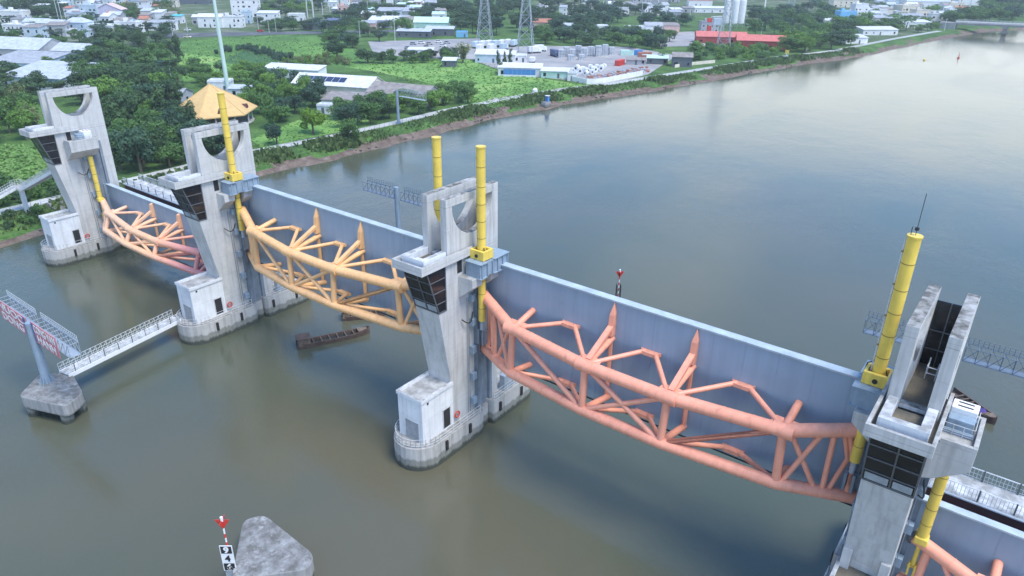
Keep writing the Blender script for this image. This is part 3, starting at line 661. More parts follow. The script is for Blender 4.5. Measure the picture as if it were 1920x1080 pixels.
# ------------------------------------------------------------------ dolphins, sign masts, gangway
def rounded_poly(pts, r=0.7, n=5):
    out = []; k = len(pts)
    for i in range(k):
        p = Vector(pts[i]); a = Vector(pts[i-1])-p; b = Vector(pts[(i+1)%k])-p; ra, rb = min(r,0.42*a.length), min(r,0.42*b.length); a.normalize(); b.normalize()
        for j in range(n+1):
            t = j/n; out.append(tuple((1-t)**2*(p+a*ra)+2*t*(1-t)*p+t*t*(p+b*rb)))
    return out
def dolphin(pts, label, z0=1.3, z1=3.0, piles=None):
    c = sum((Vector(p) for p in pts), Vector((0,0)))/len(pts)
    T = thing('mooring_dolphin', label, 'dolphin', (c.x,c.y,0), 0, 'concrete dolphins in the river')
    loc = [tuple(Vector(p)-c) for p in pts]
    poly = rounded_poly(loc, 0.9)
    # area sign -> keep counter clockwise
    ar = sum(p[0]*q[1]-q[0]*p[1] for p, q in zip(poly, poly[1:]+poly[:1]))
    if ar < 0: poly = poly[::-1]
    MB().prism(poly, z0, z1).obj('pile_cap', M_cap, T, bevel=0.12)
    pm = MB().tube((0,0,-1.5),(0,0,z0),0.75,n=16).mesh('pile', M_cap, True)
    for p in loc: inst('pile', pm, T, (p[0]*0.72,p[1]*0.72,0))
    return T, c
_tx = {}
def text_mesh(s, size):
    cu = bpy.data.curves.new('lettering','FONT'); cu.body = s; cu.size = size; cu.align_x = 'CENTER'; cu.align_y = 'CENTER'; cu.extrude = 0.012; cu.offset = 0.035
    o = bpy.data.objects.new('lettering', cu); COL.objects.link(o); dg = bpy.context.evaluated_depsgraph_get()
    me = bpy.data.meshes.new_from_object(o.evaluated_get(dg)); bpy.data.objects.remove(o); return me
def lattice(mb, x0, x1, y0, y1, z0, z1, step=1.2, r=0.05):
    for y in (y0,y1):
        for z in (z0,z1): mb.tube((x0,y,z),(x1,y,z),r,n=5)
    n = max(1,round(abs(x1-x0)/step)); 
    for i in range(n+1):
        x = x0+(x1-x0)*i/n
        mb.tube((x,y0,z0),(x,y0,z1),r*.8,n=5); mb.tube((x,y1,z0),(x,y1,z1),r*.8,n=5); mb.tube((x,y0,z1),(x,y1,z1),r*.8,n=5); mb.tube((x,y0,z0),(x,y1,z0),r*.8,n=5)
        if i < n:
            x2 = x0+(x1-x0)*(i+1)/n; mb.tube((x,y0,z0),(x2,y0,z1),r*.7,n=5); mb.tube((x,y1,z1),(x2,y1,z0),r*.7,n=5)
def sign_mast(x, y, zb, zt, spans, z0, z1, label, face=None, rz=0, rpole=0.45, lat=None):
    la, ra = (lat or M_galv), (lat or M_rail)
    T = thing('sign_mast', label, 'sign mast', (x,y,0), rz, 'cantilever sign masts')
    MB().tube((0,0,zb),(0,0,zt),rpole,rpole*0.85,n=16).obj('pole', M_steel, T, smooth=True)
    f = MB(); 
    for i in range(8):
        a = 2*PI*i/8; f.prism([(rpole,zb),(rpole+0.45,zb),(rpole,zb+1.2)], -0.03, 0.03, axis=1)
        n = len(f.v)
        for q in range(n-6,n):
            vx, vy, vz = f.v[q]; f.v[q] = (vx*math.cos(a)-vy*math.sin(a), vx*math.sin(a)+vy*math.cos(a), vz)
    f.obj('base_fin', M_steel, T)
    for i, (a, b) in enumerate(spans):
        q = MB(); lattice(q, a, b, 0.1, 1.3, z0, z1); q.obj('lattice_arm', la, T)
        q = MB(); q.box(min(a,b),max(a,b),0.15,1.25,z0+0.02,z0+0.05) ; q.obj('catwalk', la, T)
        q = MB(); railing(q, [(a,1.3,z1),(b,1.3,z1)], 0.8, 0.5, 0.03); q.obj('railing', ra, T)
        if face: face(T, a, b, i)
    return T
# left dolphin with the red and white notice boards
dolphin([(-44.3,-35.6),(-37.4,-33.0),(-38.9,-30.3),(-44.6,-29.1),(-47.9,-31.6)],'pale concrete dolphin at left, under the mast with the red lettered boards')
M_board = mat('board_red', (0.55,0.20,0.22), rough=0.5, var=0.1)
M_blue = mat('board_blue', (0.10,0.13,0.30), rough=0.5, var=0.1)
def notice(T, a, b, i):
    lines = (('NUOC','DONG'),('CONG VAN','HANH'))[i]
    x0, x1 = min(a,b), max(a,b)
    if i == 1: x1 = x0+6.8
    bd = MB().box(x0+0.1,x1,-0.06,0.02,9.2,12.0).obj('notice_board', M_board, T)
    MB().box(x0+0.1 if i else x1-0.9,x0+0.6 if i else x1-0.02,-0.075,-0.06,9.25,11.95).obj('board_stripe', M_blue, bd)
    for k2, s_ in enumerate(lines):
        me = text_mesh(s_, 1.9); me.materials.append(M_white)
        o = inst('lettering', me, bd, ((x0+x1)/2+(-0.3 if i == 0 else 0.25),-0.085,11.25-1.35*k2), (PI/2,0,0))
        w_ = max(0.1,o.dimensions.x); o.scale = ((x1-x0-1.0)/w_*(1 if k2 == 0 else 0.85),0.78,1)
sign_mast(-44.8,-32.0,3.0,11.6,[(-9.5,-0.9),(0.6,10.2)],10.3,11.9,'light blue sign mast on the left dolphin with red boards in white letters',notice,0,0.55)
# gangway from that dolphin to the second tower
def gangway():
    p0 = Vector((-44.9,-29.9,3.15)); p1 = Vector((-48.0,-12.6,3.15)); L_ = (p1-p0).length; a = math.atan2(p1.y-p0.y,p1.x-p0.x)
    T = thing('gangway', 'long white railed gangway from the left dolphin to the second tower', 'gangway', p0, a)
    MB().box(0,L_,-0.85,0.85,0,0.14).obj('deck', M_house, T)
    for s in (-1,1):
        MB().box(0,L_,min(s*0.87,s*1.0),max(s*0.87,s*1.0),-0.35,0.2).obj('side_beam', M_white, T)
        r = MB(); railing(r, [(0,s*0.93,0.2),(L_,s*0.93,0.2)], 1.05, 0.75, 0.035)
        n = round(L_/0.75)
        for i in range(n): r.tube((L_*i/n,s*0.93,0.2),(L_*(i+1)/n,s*0.93,1.25),0.022,n=4)
        r.obj('railing', M_rail, T)
    pm = MB().box(-0.04,0.04,-0.05,0.05,0.2,1.3).mesh('rail_post', M_frame); x = 1.0
    while x < L_: inst('rail_post', pm, T, (x,-0.93,0)); x += 2.1
gangway()
# dolphin and clearance mark in the foreground
dolphin([(1.6,-36.0),(6.0,-31.0),(5.0,-29.6),(-3.0,-29.3),(-4.0,-31.0)],'mottled grey concrete dolphin at the bottom edge, next to the number boards')
def topmark(x, y, z0, z1, label, boards):
    T = thing('channel_mark', label, 'channel mark', (x,y,0), rad(38), 'channel marks with red cones')
    zc = z1-0.95
    MB().tube((0,0,z0),(0,0,zc),0.075,n=8).obj('pole', M_white, T)
    rr = MB().tube((0,0,-0.22),(0,0,0.22),0.085,n=8).mesh('pole_band', M_red); z = z0+0.4
    while z < zc: inst('pole_band', rr, T, (0,0,z)); z += 0.95
    for a in (0,PI/2):
        c = MB(); dx, dy = math.cos(a)*0.66, math.sin(a)*0.66; c.plate([(0,0,zc-0.1),(dx,dy,zc+0.95),(-dx,-dy,zc+0.95)],0.05); c.obj('topmark_plate', M_red, T)
    MB().tube((0,0,zc+0.8),(0,0,z1+0.3),0.13,n=8).obj('lantern', M_white, T)
    if boards:
        for i, ch in enumerate(boards):
            zz = 5.15-i*1.0; dk = i % 2 == 0
            b = MB().box(-0.66,0.46,-0.16,-0.10,zz-0.48,zz+0.48).obj('number_board', M_white, T)
            if dk: MB().box(-0.58,0.38,-0.175,-0.16,zz-0.41,zz+0.41).obj('board_ground', M_black, b)
            me = text_mesh(ch, 0.92); me.materials.append(M_white if dk else M_black); inst('digit', me, b, (-0.1,-0.19,zz-0.02), (PI/2,0,0))
        MB().box(-0.6,0.4,-0.1,0.1,z0,2.65).obj('ladder_box', M_galv, T)
    else:
        q = MB()
        for dx, dy in ((-.35,-.35),(.35,-.35),(.35,.35),(-.35,.35)): q.tube((dx,dy,z0),(dx*.8,dy*.8,zc-1.2),0.05,n=5)
        z = z0
        while z < zc-1.6:
            for (ax,ay),(bx_,by_) in (((-.35,-.35),(.35,-.35)),((.35,-.35),(.35,.35)),((.35,.35),(-.35,.35)),((-.35,.35),(-.35,-.35))): q.tube((ax,ay,z),(bx_,by_,z+0.8),0.035,n=4)
            z += 0.8
        q.obj('lattice', M_black, T)
topmark(0.35,-35.1,0.6,8.5,'red cone channel mark with three black and white number boards in the foreground',('9','4','6'))
dolphin([(-0.5,27),(5.5,30),(4.0,33.5),(-2.0,33.0)],'concrete dolphin hidden behind the salmon gate')
topmark(2.7,30,3.0,10.2,'red cone channel mark on a black lattice, seen over the top of the salmon gate',None)
# upstream sign masts
dolphin([(-48,28),(-41,28),(-40,32),(-45,34),(-49,32)],'concrete dolphin behind the cream gate')
sign_mast(-44.4,30,3.0,14.0,[(-9.2,-0.8),(0.8,7.5)],11.6,13.2,'slate sign mast with a long lattice arm, left of the middle tower',None,0,0.5,M_slate)
dolphin([(43,30),(50,30),(51,34),(46,36),(42,34)],'concrete dolphin behind the nearest tower')
sign_mast(46.6,32,3.0,13.2,[(-10.2,-0.8),(0.8,9.5)],10.4,12.2,'slate sign mast with a long lattice arm, behind the nearest tower',None,0,0.5,M_slate)
sign_mast(-119.9,104,2.4,13.3,[(0.6,11.6)],11.3,13.2,'grey sign mast on the far bank with its arm over the path',None,0,0.5)

# ------------------------------------------------------------------ boats
M_hull = mat('rusty_hull', (0.10,0.065,0.05), rough=0.75, var=0.4, scale=1.2)
M_hold = mat('dark_hold', (0.03,0.028,0.025), rough=0.9, var=0.4)
M_wood = mat('weathered_wood', (0.17,0.125,0.09), rough=0.8, var=0.35, scale=2)
M_tarp = mat('purple_tarp', (0.12,0.08,0.32), rough=0.7)
def barge(x, y, L_, rz, label, tarp=False, cabin=True):
    T = thing('river_barge', label, 'barge', (x,y,0), rz, 'wooden river barges'); w_ = 0.95
    sec = [(-0.5,0.85,0.9),(-0.36,1.0,0.75),(0.2,1.0,0.7),(0.38,0.75,0.85),(0.47,0.35,1.05),(0.5,0.06,1.2)]
    h = MB(); rows = []
    for t_, k_, z in sec:
        X_ = t_*L_; rows.append([(X_,-w_*k_,z),(X_,-w_*k_*0.8,-0.4),(X_,w_*k_*0.8,-0.4),(X_,w_*k_,z),(X_,(w_-0.18)*k_,z),(X_,(w_-0.2)*k_*0.95,0.25),(X_,-(w_-0.2)*k_*0.95,0.25),(X_,-(w_-0.18)*k_,z)])
    for r_ in rows: h.v += r_
    n = 8
    for i in range(len(rows)-1):
        for j in range(n): h.f.append((i*n+j,i*n+(j+1)%n,(i+1)*n+(j+1)%n,(i+1)*n+j)); h.m.append(0)
    h.f += [tuple(range(n))[::-1], tuple(range((len(rows)-1)*n,len(rows)*n))]; h.m += [0,0]
    h.obj('hull', M_hull, T)
    MB().box(-0.3*L_,0.3*L_,-w_*0.78,w_*0.78,0.26,0.34).obj('hold', M_hold, T)
    th = MB().box(-0.08,0.08,-w_*0.95,w_*0.95,0.55,0.68).mesh('thwart', M_wood)
    for i in range(6): inst('thwart', th, T, ((-0.28+0.11*i)*L_,0,0))
    if cabin:
        c = MB(); c.box(-0.48*L_,-0.33*L_,-0.85,0.85,0.5,1.55); cb = c.obj('cabin', M_wood, T); MB().box(-0.5*L_,-0.31*L_,-1.0,1.0,1.55,1.66).obj('cabin_roof', M_hull, cb)
    MB().prism([(0.33*L_,-0.7),(0.46*L_,-0.3),(0.46*L_,0.3),(0.33*L_,0.7)],0.8,0.95).obj('foredeck', M_wood, T)
    if tarp:
        q = MB(); q.add([(0.12*L_,-0.7,0.5),(0.26*L_,-0.6,0.5),(0.26*L_,0.6,0.5),(0.12*L_,0.7,0.5),(0.15*L_,-0.2,1.05),(0.23*L_,0.1,1.15)],[(0,1,5,4),(1,2,5),(2,3,4,5),(3,0,4),(3,2,1,0)]); q.obj('tarpaulin', M_tarp, T)
barge(-29.2,1.1,11,math.atan2(9.4,4.6),'long rusty river barge lying under the cream gate')
barge(-31.3,9.0,7,math.atan2(3.0,2.3),'dark boat half hidden behind the lower chord of the cream gate',False,True)
barge(49.8,40.6,7.4,math.atan2(-3.6,4.6),'dark wooden boat with a purple tarpaulin, behind the winch of the nearest tower',True,False)
def buoy(x, y, m, h, label):
    T = thing('buoy', label, 'buoy', (x,y,0), 0); MB().tube((0,0,-0.4),(0,0,0.5),0.75,0.65,n=14).obj('float', m, T, smooth=True)
    b = MB(); b.tube((0,0,0.5),(0,0,h),0.25,0.08,n=8); b.tube((0,0,h),(0,0,h+0.5),0.25,0.02,n=8); b.obj('tower', m, T)
p = at(1797,109,0); buoy(p.x,p.y,M_red,2.8,'small red buoy with a pointed top, far right of the river')
p = at(1733,113,0); buoy(p.x,p.y,M_yellow,0.6,'tiny yellow buoy floating left of the red one')

# ------------------------------------------------------------------ access stair on the bank
def stair():
    T = thing('access_stair', 'pale concrete stair bridge with railings climbing to the farthest tower', 'stair')
    A_ = Vector((-94.0,-6.6,16.4)); B_ = Vector((-117.0,-5.6,7.9)); B2 = Vector((-120.5,-5.6,7.9)); D_ = Vector((-122.3,-19.0,2.6))
    wv = 0.8
    def flight(p, q, side):
        b = MB(); n = 24; d = (q-p)
        for i in range(n):
            a = p+d*(i/n); c = p+d*((i+1)/n); z = max(a.z,c.z)
            b.add([a-side*wv, c-side*wv, c+side*wv, a+side*wv], [], 0) if False else None
            x0 = [a-side*wv, c-side*wv, c+side*wv, a+side*wv]
            vs = [(v.x,v.y,z-0.35) for v in x0]+[(v.x,v.y,z) for v in x0]
            b.add(vs, [(0,3,2,1),(4,5,6,7),(0,1,5,4),(1,2,6,5),(2,3,7,6),(3,0,4,7)])
        b.obj('flight', M_conc, T)
        for s in (-1,1):
            o = side*wv*s; MB().bar(p+o+Vector((0,0,-0.1)), q+o+Vector((0,0,-0.1)), 0.16, 0.55).obj('stringer', M_house, T)
            r = MB(); railing(r, [p+o, q+o], 1.1, 0.45, 0.03); r.obj('railing', M_rail, T)
    flight(B_, A_, Vector((0,1,0))); flight(D_, B2+Vector((0.8,-0.9,0)), Vector((1,0,0)))
    MB().box(B2.x-0.9,B_.x+0.1,-6.6,-4.7,7.55,7.9).obj('landing', M_conc, T)
    r = MB(); railing(r, [(B_.x,-4.75,7.9),(B2.x-0.85,-4.75,7.9),(B2.x-0.85,-6.5,7.9)], 1.1, 0.45, 0.03); r.obj('railing', M_rail, T)
    MB().box(-119.4,-118.6,-6.0,-5.2,2.4,7.55).obj('support_column', M_house, T)
stair()
def slab_ramp():
    T = thing('concrete_steps', 'grey concrete slab steps lying on the bank behind the farthest tower', 'steps', (-115,0,0))
    for i in range(5): MB().box(-5+i*2.0,-3+i*2.0,-1.5,2.5,1.0-0.1*i,3.2-0.45*i).obj('step', M_cap, T)
slab_ramp()
# railing of the riverside path, in sections
rmb = None
def path_railing(y0, y1, label, off=12.0):
    pts = []; y = y0
    while y <= y1: pts.append((bank_x(y)-off, y, 2.6)); y += 6
    T = thing('path_railing', label, 'railing', (0,0,0), 0, 'railings of the riverside path')
    pm = MB().box(-0.06,0.06,-0.06,0.06,0,1.1).mesh('post', M_rail); r = MB()
    for a, b in zip(pts, pts[1:]):
        a = Vector(a); b = Vector(b)
        for q in range(3): inst('post', pm, T, a.lerp(b,q/3))
        for z in (1.08,0.6): r.bar(a+Vector((0,0,z)), b+Vector((0,0,z)), 0.07, 0.07)
    r.obj('rails', M_rail, T)
path_railing(40,126,'pale railing along the river edge of the path, below the grey sign mast')
path_railing(126,222,'pale railing along the river edge of the path, beside the bright meadow')
path_railing(222,360,'pale railing along the river edge of the path, below the works yard',12.0)
path_railing(420,580,'white railing along the far path by the white houses',12.0)
path_railing(-60,6,'pale railing of the path at the left edge behind the stair')

# ------------------------------------------------------------------ vegetation
def leaf_mat(name, c0, c1):
    m = bpy.data.materials.new(name); m.use_nodes = True; t = m.node_tree; p = t.nodes['Principled BSDF']; L = t.links.new
    p.inputs['Roughness'].default_value = 0.6; p.inputs['Specular IOR Level'].default_value = 0.25
    g = N(t,'ShaderNodeNewGeometry'); oi = N(t,'ShaderNodeObjectInfo')
    mx_ = N(t,'ShaderNodeMix', data_type='RGBA'); mx_.inputs[6].default_value = c0+(1,); mx_.inputs[7].default_value = c1+(1,)
    a = N(t,'ShaderNodeMath', operation='ADD'); L(g.outputs['Random Per Island'], a.inputs[0]); L(oi.outputs['Random'], a.inputs[1])
    b = N(t,'ShaderNodeMath', operation='MULTIPLY'); L(a.outputs[0], b.inputs[0]); b.inputs[1].default_value = 0.5
    L(b.outputs[0], mx_.inputs['Factor']); L(mx_.outputs[2], p.inputs['Base Color'])
    tr = N(t,'ShaderNodeBsdfTranslucent'); L(mx_.outputs[2], tr.inputs[0]); ms = N(t,'ShaderNodeMixShader'); ms.inputs[0].default_value = 0.25
    L(p.outputs[0], ms.inputs[1]); L(tr.outputs[0], ms.inputs[2]); L(ms.outputs[0], t.nodes['Material Output'].inputs[0])
    MATS[name] = m; return m
F_dark = leaf_mat('dark_foliage',(0.030,0.070,0.030),(0.085,0.155,0.058))
F_mid = leaf_mat('mid_foliage',(0.055,0.125,0.035),(0.13,0.25,0.065))
F_light = leaf_mat('light_foliage',(0.09,0.19,0.035),(0.18,0.32,0.06))
F_olive = leaf_mat('olive_foliage',(0.09,0.13,0.045),(0.21,0.25,0.10))
F_lime = leaf_mat('lime_foliage',(0.11,0.22,0.02),(0.20,0.33,0.035))
F_blue = leaf_mat('blue_green_foliage',(0.03,0.072,0.045),(0.075,0.145,0.08))
M_bark = mat('bark', (0.13,0.10,0.075), rough=0.9, var=0.3, scale=3)
def crown(seed, kind, nblob=11, leaves=95, leaf=0.085):
    """crown in a unit: radius about 1, height about 2 (z from 0.45 to 2.2)"""
    R = random.Random(seed); b = MB(); blobs = []
    for i in range(nblob):
        if kind == 'broad': a = R.uniform(0,2*PI); q = R.uniform(0.1,0.72)**0.7; blobs.append((q*math.cos(a),q*math.sin(a),R.uniform(0.75,1.75)-0.35*q,R.uniform(0.28,0.50)))
        elif kind == 'tall': a = R.uniform(0,2*PI); q = R.uniform(0,0.42); z = 0.6+1.5*i/nblob; blobs.append((q*math.cos(a),q*math.sin(a),z,R.uniform(0.22,0.42)*(1.15-0.3*i/nblob)))
        elif kind == 'layer': a = R.uniform(0,2*PI); q = R.uniform(0.1,0.85); blobs.append((q*math.cos(a),q*math.sin(a),R.choice((0.9,1.25,1.6)),R.uniform(0.3,0.5)))
        else: a = R.uniform(0,2*PI); q = R.uniform(0.0,0.75); blobs.append((q*math.cos(a),q*math.sin(a),R.uniform(0.25,0.8),R.uniform(0.25,0.5)))
    for (x,y,z,r) in blobs:
        flat = 0.42 if kind == 'layer' else 0.8
        for i in range(leaves):
            d = Vector((R.gauss(0,1),R.gauss(0,1),R.gauss(0.15,1))).normalized(); rr = r*R.uniform(0.62,1.08)
            p = Vector((x+d.x*rr, y+d.y*rr, z+d.z*rr*flat))
            nrm = (d+Vector((R.gauss(0,.5),R.gauss(0,.5),R.gauss(0.35,.5)))).normalized()
            u = nrm.orthogonal().normalized(); u = (Matrix.Rotation(R.uniform(0,2*PI),3,nrm)@u); v = nrm.cross(u)
            s = leaf*R.uniform(0.6,1.35)
            b.add([p-u*s, p+v*s*0.55, p+u*s, p-v*s*0.55], [(0,1,2,3)])
    return b.mesh('crown', F_mid)
def bamboo(seed):
    R = random.Random(seed); b = MB()
    for c in range(26):
        a = R.uniform(0,2*PI); lean = R.uniform(0.15,0.9); h = R.uniform(1.3,2.2)
        for i in range(42):
            t_ = R.uniform(0.25,1); x = math.cos(a)*lean*t_*t_; y = math.sin(a)*lean*t_*t_; z = h*t_*(1-0.25*t_*lean)
            p = Vector((x+R.gauss(0,.09),y+R.gauss(0,.09),z+R.gauss(0,.07)))
            u = Vector((math.cos(a)+R.gauss(0,.5),math.sin(a)+R.gauss(0,.5),R.uniform(-.9,.3))).normalized(); v = u.orthogonal().normalized(); s = R.uniform(.09,.17)
            b.add([p-u*s, p+v*s*0.3, p+u*s, p-v*s*0.3],[(0,1,2,3)])
    return b.mesh('crown', F_olive)
def palm_crown(seed, nf=14):
    R = random.Random(seed); b = MB()
    for f in range(nf):
        a = 2*PI*f/nf+R.uniform(-.2,.2); el = R.uniform(0.1,1.1); prev = None
        for i in range(7):
            t_ = i/6; L_ = t_*1.0; x = L_*math.cos(el*(1-t_*0.6)); z = 1.9+math.sin(el)*L_-0.75*t_*t_
            c = Vector((math.cos(a)*x,math.sin(a)*x,z)); wd = 0.17*math.sin(PI*min(1,t_*0.9+0.1)); s_ = Vector((-math.sin(a),math.cos(a),0))*wd
            row = (c-s_+Vector((0,0,-wd*.5)), c, c+s_+Vector((0,0,-wd*.5)))
            if prev: b.add([prev[0],prev[1],row[1],row[0],prev[2],row[2]],[(0,1,2,3),(1,4,5,2)])
            prev = row
    return b.mesh('crown', F_mid)
def trunk_mesh(seed, kind):
    R = random.Random(seed); b = MB()
    if kind == 'palm': b.tube((0,0,0),(0.04,0,1.9),0.045,0.03,n=7)
    else:
        b.tube((0,0,0),(0.02,0.02,0.75),0.075,0.05,n=7)
        for i in range(5):
            a = 2*PI*i/5+R.uniform(-.3,.3); z = R.uniform(0.45,0.75); b.tube((0.02,0.02,z),(0.55*math.cos(a),0.55*math.sin(a),z+R.uniform(.5,.8)),0.038,0.014,n=5)
        b.tube((0.02,0.02,0.75),(0,0.05,1.6),0.05,0.015,n=6)
    return b.mesh('trunk', M_bark, True)
CR = {'broad':[crown(i,'broad',13,150,0.078) for i in range(5)], 'tall':[crown(20+i,'tall',10,95) for i in range(3)], 'layer':[crown(30+i,'layer',13,125) for i in range(3)],
      'bush':[crown(40+i,'bush',8,85,0.11) for i in range(4)], 'bamboo':[bamboo(50+i) for i in range(2)], 'palm':[palm_crown(60+i) for i in range(3)]}
TRK = {'broad':[trunk_mesh(i,'b') for i in range(3)], 'palm':[trunk_mesh(9,'palm')]}
PENDING = []
def tree(p, h, r, kind, fm, label, group): PENDING.append((p, h, r, kind, fm, label, group))
def plant(p, h, r, kind, fm, label, group):
    nm = {'bush':'shrub','bamboo':'bamboo_clump','palm':'palm_tree'}.get(kind,'broadleaf_tree')
    T = thing(nm, label, {'bush':'shrub','bamboo':'bamboo','palm':'palm'}.get(kind,'tree'), (p[0],p[1],p[2]-0.05), random.uniform(0,6.28), group)
    sz = h/2.1 if kind != 'bush' else h/1.1
    inst('crown', random.choice(CR[kind]), T, (0,0,0), (random.uniform(-.1,.1),random.uniform(-.1,.1),0), (r*random.uniform(.82,1.2),r*random.uniform(.82,1.2),sz), fm)
    if kind == 'palm': inst('trunk', TRK['palm'][0], T, (0,0,0), (0,0,0), (r*1.3,r*1.3,sz))
    elif kind != 'bush': inst('trunk', random.choice(TRK['broad']), T, (0,0,0), (0,0,0), (r,r,sz))
    return T
def inpoly(x, y, P):
    c = False
    for (x0,y0),(x1,y1) in zip(P, P[1:]+P[:1]):
        if (y0 > y) != (y1 > y) and x < (x1-x0)*(y-y0)/(y1-y0)+x0: c = not c
    return c
TREES = [tuple(at(x,y)[:2]) for x, y in ((45,96),(58,97),(70,98),(82,99),(94,98),(52,104),(76,106),(110,98),(100,106))+tuple((x,y) for x in range(385,496,14) for y in (232,244,256,268))]   # kept clear in front of the red lorry
def grove(poly, n, spacing, h, r, kinds, label):
    """n trees inside a patch of ground (patch corners given as seen from the camera), at least `spacing` metres apart"""
    P = [tuple(at(x,y,2.5)[:2]) for x, y in poly]; xs = [p[0] for p in P]; ysr = [p[1] for p in P]; k_ = 0; tries = 0
    # a share of trials in the nearer part keeps the near edge closed
    while k_ < n and tries < n*60:
        tries += 1
        px = random.uniform(min(q[0] for q in poly), max(q[0] for q in poly)); py = random.uniform(min(q[1] for q in poly), max(q[1] for q in poly))
        if not inpoly(px,py,poly): continue
        q = at(px,py,2.5)
        off_ = bank_x(q.y)-q.x
        if off_ < (17.5 if kinds[0][0] != 'bush' else 5.0): continue
        if off_ < 9.5: q.z = 1.35+(off_-4.2)*0.2
        if any((q.x-a)**2+(q.y-b)**2 < spacing**2 for a, b in TREES): continue
        TREES.append((q.x,q.y)); k_ += 1
        kd, fm, ds = random.choice(kinds); hh = random.uniform(*h); rr = random.uniform(*r)
        tree(q, hh, rr, kd, fm, ds+' '+label, ds.split(' ')[0]+' trees '+label)
BD = ('broad',F_dark,'dark round tree'); BM = ('broad',F_mid,'green round tree'); BL = ('broad',F_light,'light green tree')
TD = ('tall',F_dark,'tall dark tree'); LD = ('layer',F_dark,'dark layered tree'); LB = ('layer',F_blue,'bluish layered tree'); OL = ('bamboo',F_olive,'olive bamboo clump')
BB = ('broad',F_blue,'bluish round tree'); PM = ('palm',F_mid,'green palm'); TM = ('tall',F_mid,'tall green tree'); BU = ('bush',F_mid,'green leafy bush'); BUl = ('bush',F_light,'light green leafy bush'); BUd = ('bush',F_dark,'dark green leafy bush'); BO = ('broad',F_olive,'pale olive tree')
# near bank, between and behind the two far towers
grove([(205,235),(330,225),(345,262),(440,262),(430,315),(330,335),(225,322)], 44, 4.2, (7,13), (3.4,5.6), [BD,BD,BD,BM,BB,BM,TD,BL], 'in the wood between the two far towers')
grove([(-20,215),(70,205),(70,262),(-20,272)], 11, 5.5, (9,12), (3.6,4.8), [OL,BL,OL,BM], 'left of the farthest tower')
grove([(0,150),(40,150),(110,195),(70,205),(-20,215)], 9, 6, (8,11), (4,5), [BD,LD], 'behind the bamboo left of the farthest tower')
grove([(95,135),(210,112),(330,112),(335,150),(340,205),(215,225),(190,205),(95,180)], 58, 5.4, (6.5,12.5), (3.4,6), [BD,BD,LD,BM,LB,BL,LD,BM], 'in the broad wood behind the farthest tower')
for (x,y,h,r,kd,lb) in [(238,178,8,3.6,('broad',F_lime),'lime green round tree in the dark wood behind the farthest tower'),(296,178,10,5,('broad',F_light),'fresh green round tree in front of the small lamp post'),
    (588,252,9.5,4.6,('broad',F_lime),'lone lime green tree on the lawn by the far bank'),(448,285,8.5,3.6,('broad',F_blue),'thin grey green tree just right of the tan conical roof'),(520,272,7,3.2,('broad',F_blue),'sparse grey green tree at the left edge of the lawn'),
    (655,262,7,3.3,('broad',F_mid),'small green tree right of the lime tree on the lawn'),(868,118,11,6,('bamboo',F_olive),'big pale olive bamboo clump beside the car park'),(755,66,13,6.5,('broad',F_mid),'large round green tree left of the pale green roofed sheds'),
    (632,108,10,6,('broad',F_dark),'dark round tree at the edge of the meadow, left of the yard'),(690,118,8,5.5,('broad',F_dark),'dark round tree right of the one at the meadow edge'),(1240,118,5.5,3.2,('palm',F_mid),'bushy green palm in front of the mint roofed shed'),
    (335,115,12,5,('tall',F_dark),'dark conical tree beside the bright meadow'),(270,110,14,6,('tall',F_dark),'tall dark conical tree before the white houses'),(205,95,11,7,('layer',F_dark),'wide dark tree left of the tall conical one')]:
    p = at(x,y,2.5); TREES.append((p.x,p.y)); tree(p,h,r,kd[0],kd[1],lb,None)
grove([(455,165),(560,150),(600,190),(560,222),(480,262),(455,262),(470,215)], 24, 4.6, (5.5,10.5), (2.8,5), [BM,BL,BM,BB,BL], 'around the sheds right of the tan conical roof')
grove([(640,215),(700,205),(735,222),(700,240),(655,250)], 10, 4.5, (7,9.5), (3.4,4.4), [BD,BB,BM], 'below the grey roofed shed on the far bank')
grove([(735,195),(890,180),(890,200),(800,215),(735,222)], 14, 4.5, (6,8.5), (3.4,4.6), [BM,BM,BL], 'behind the grey sign mast on the far bank')
grove([(345,130),(480,128),(500,150),(430,165),(350,160)], 18, 5, (4,6.5), (3,4), [BL,BM,BL], 'along the light mast and the paddy field')
grove([(395,96),(470,90),(560,112),(520,115),(460,95),(400,104)], 26, 3.2, (2.5,3.8), (2,3), [('bush',F_blue,'dark hedge bush')], 'bordering the paddy field')
grove([(520,116),(640,108),(650,122),(540,128)], 18, 4, (3,4.5), (2.4,3.4), [('bush',F_light,'yellow green banana bush'),('bush',F_olive,'pale green banana bush')], 'in the row behind the white shed')
grove([(700,112),(850,105),(850,118),(700,122)], 16, 4.5, (4,7), (3,4), [BM,BD], 'in the hedge behind the meadow')
grove([(930,128),(955,122),(965,140),(935,140)], 6, 2.5, (5,8), (1.2,1.8), [('tall',F_dark,'narrow dark cypress')], 'beside the blue striped shed')
grove([(600,58),(700,62),(720,84),(640,92),(600,80)], 14, 7, (7,10), (4.5,6), [BD,LB,BM], 'left of the car park')
grove([(830,18),(1000,12),(1010,62),(900,70),(840,55)], 42, 9, (10,14), (6,8.5), [BD,LD,BD,LB], 'in the dark wood behind the first pylon')
grove([(1000,38),(1110,48),(1130,84),(1060,88),(1000,82)], 26, 8, (8,12), (5,7), [BD,BM,LB], 'behind the stacked formwork')
grove([(1130,68),(1265,78),(1260,96),(1140,88)], 18, 7, (8,11), (4.5,6), [BM,BB,BL], 'behind the three containers')
grove([(1000,8),(1260,18),(1290,60),(1200,60),(1010,38)], 34, 11, (9,13), (6,8), [BD,LB,BB], 'among the houses behind the yard')
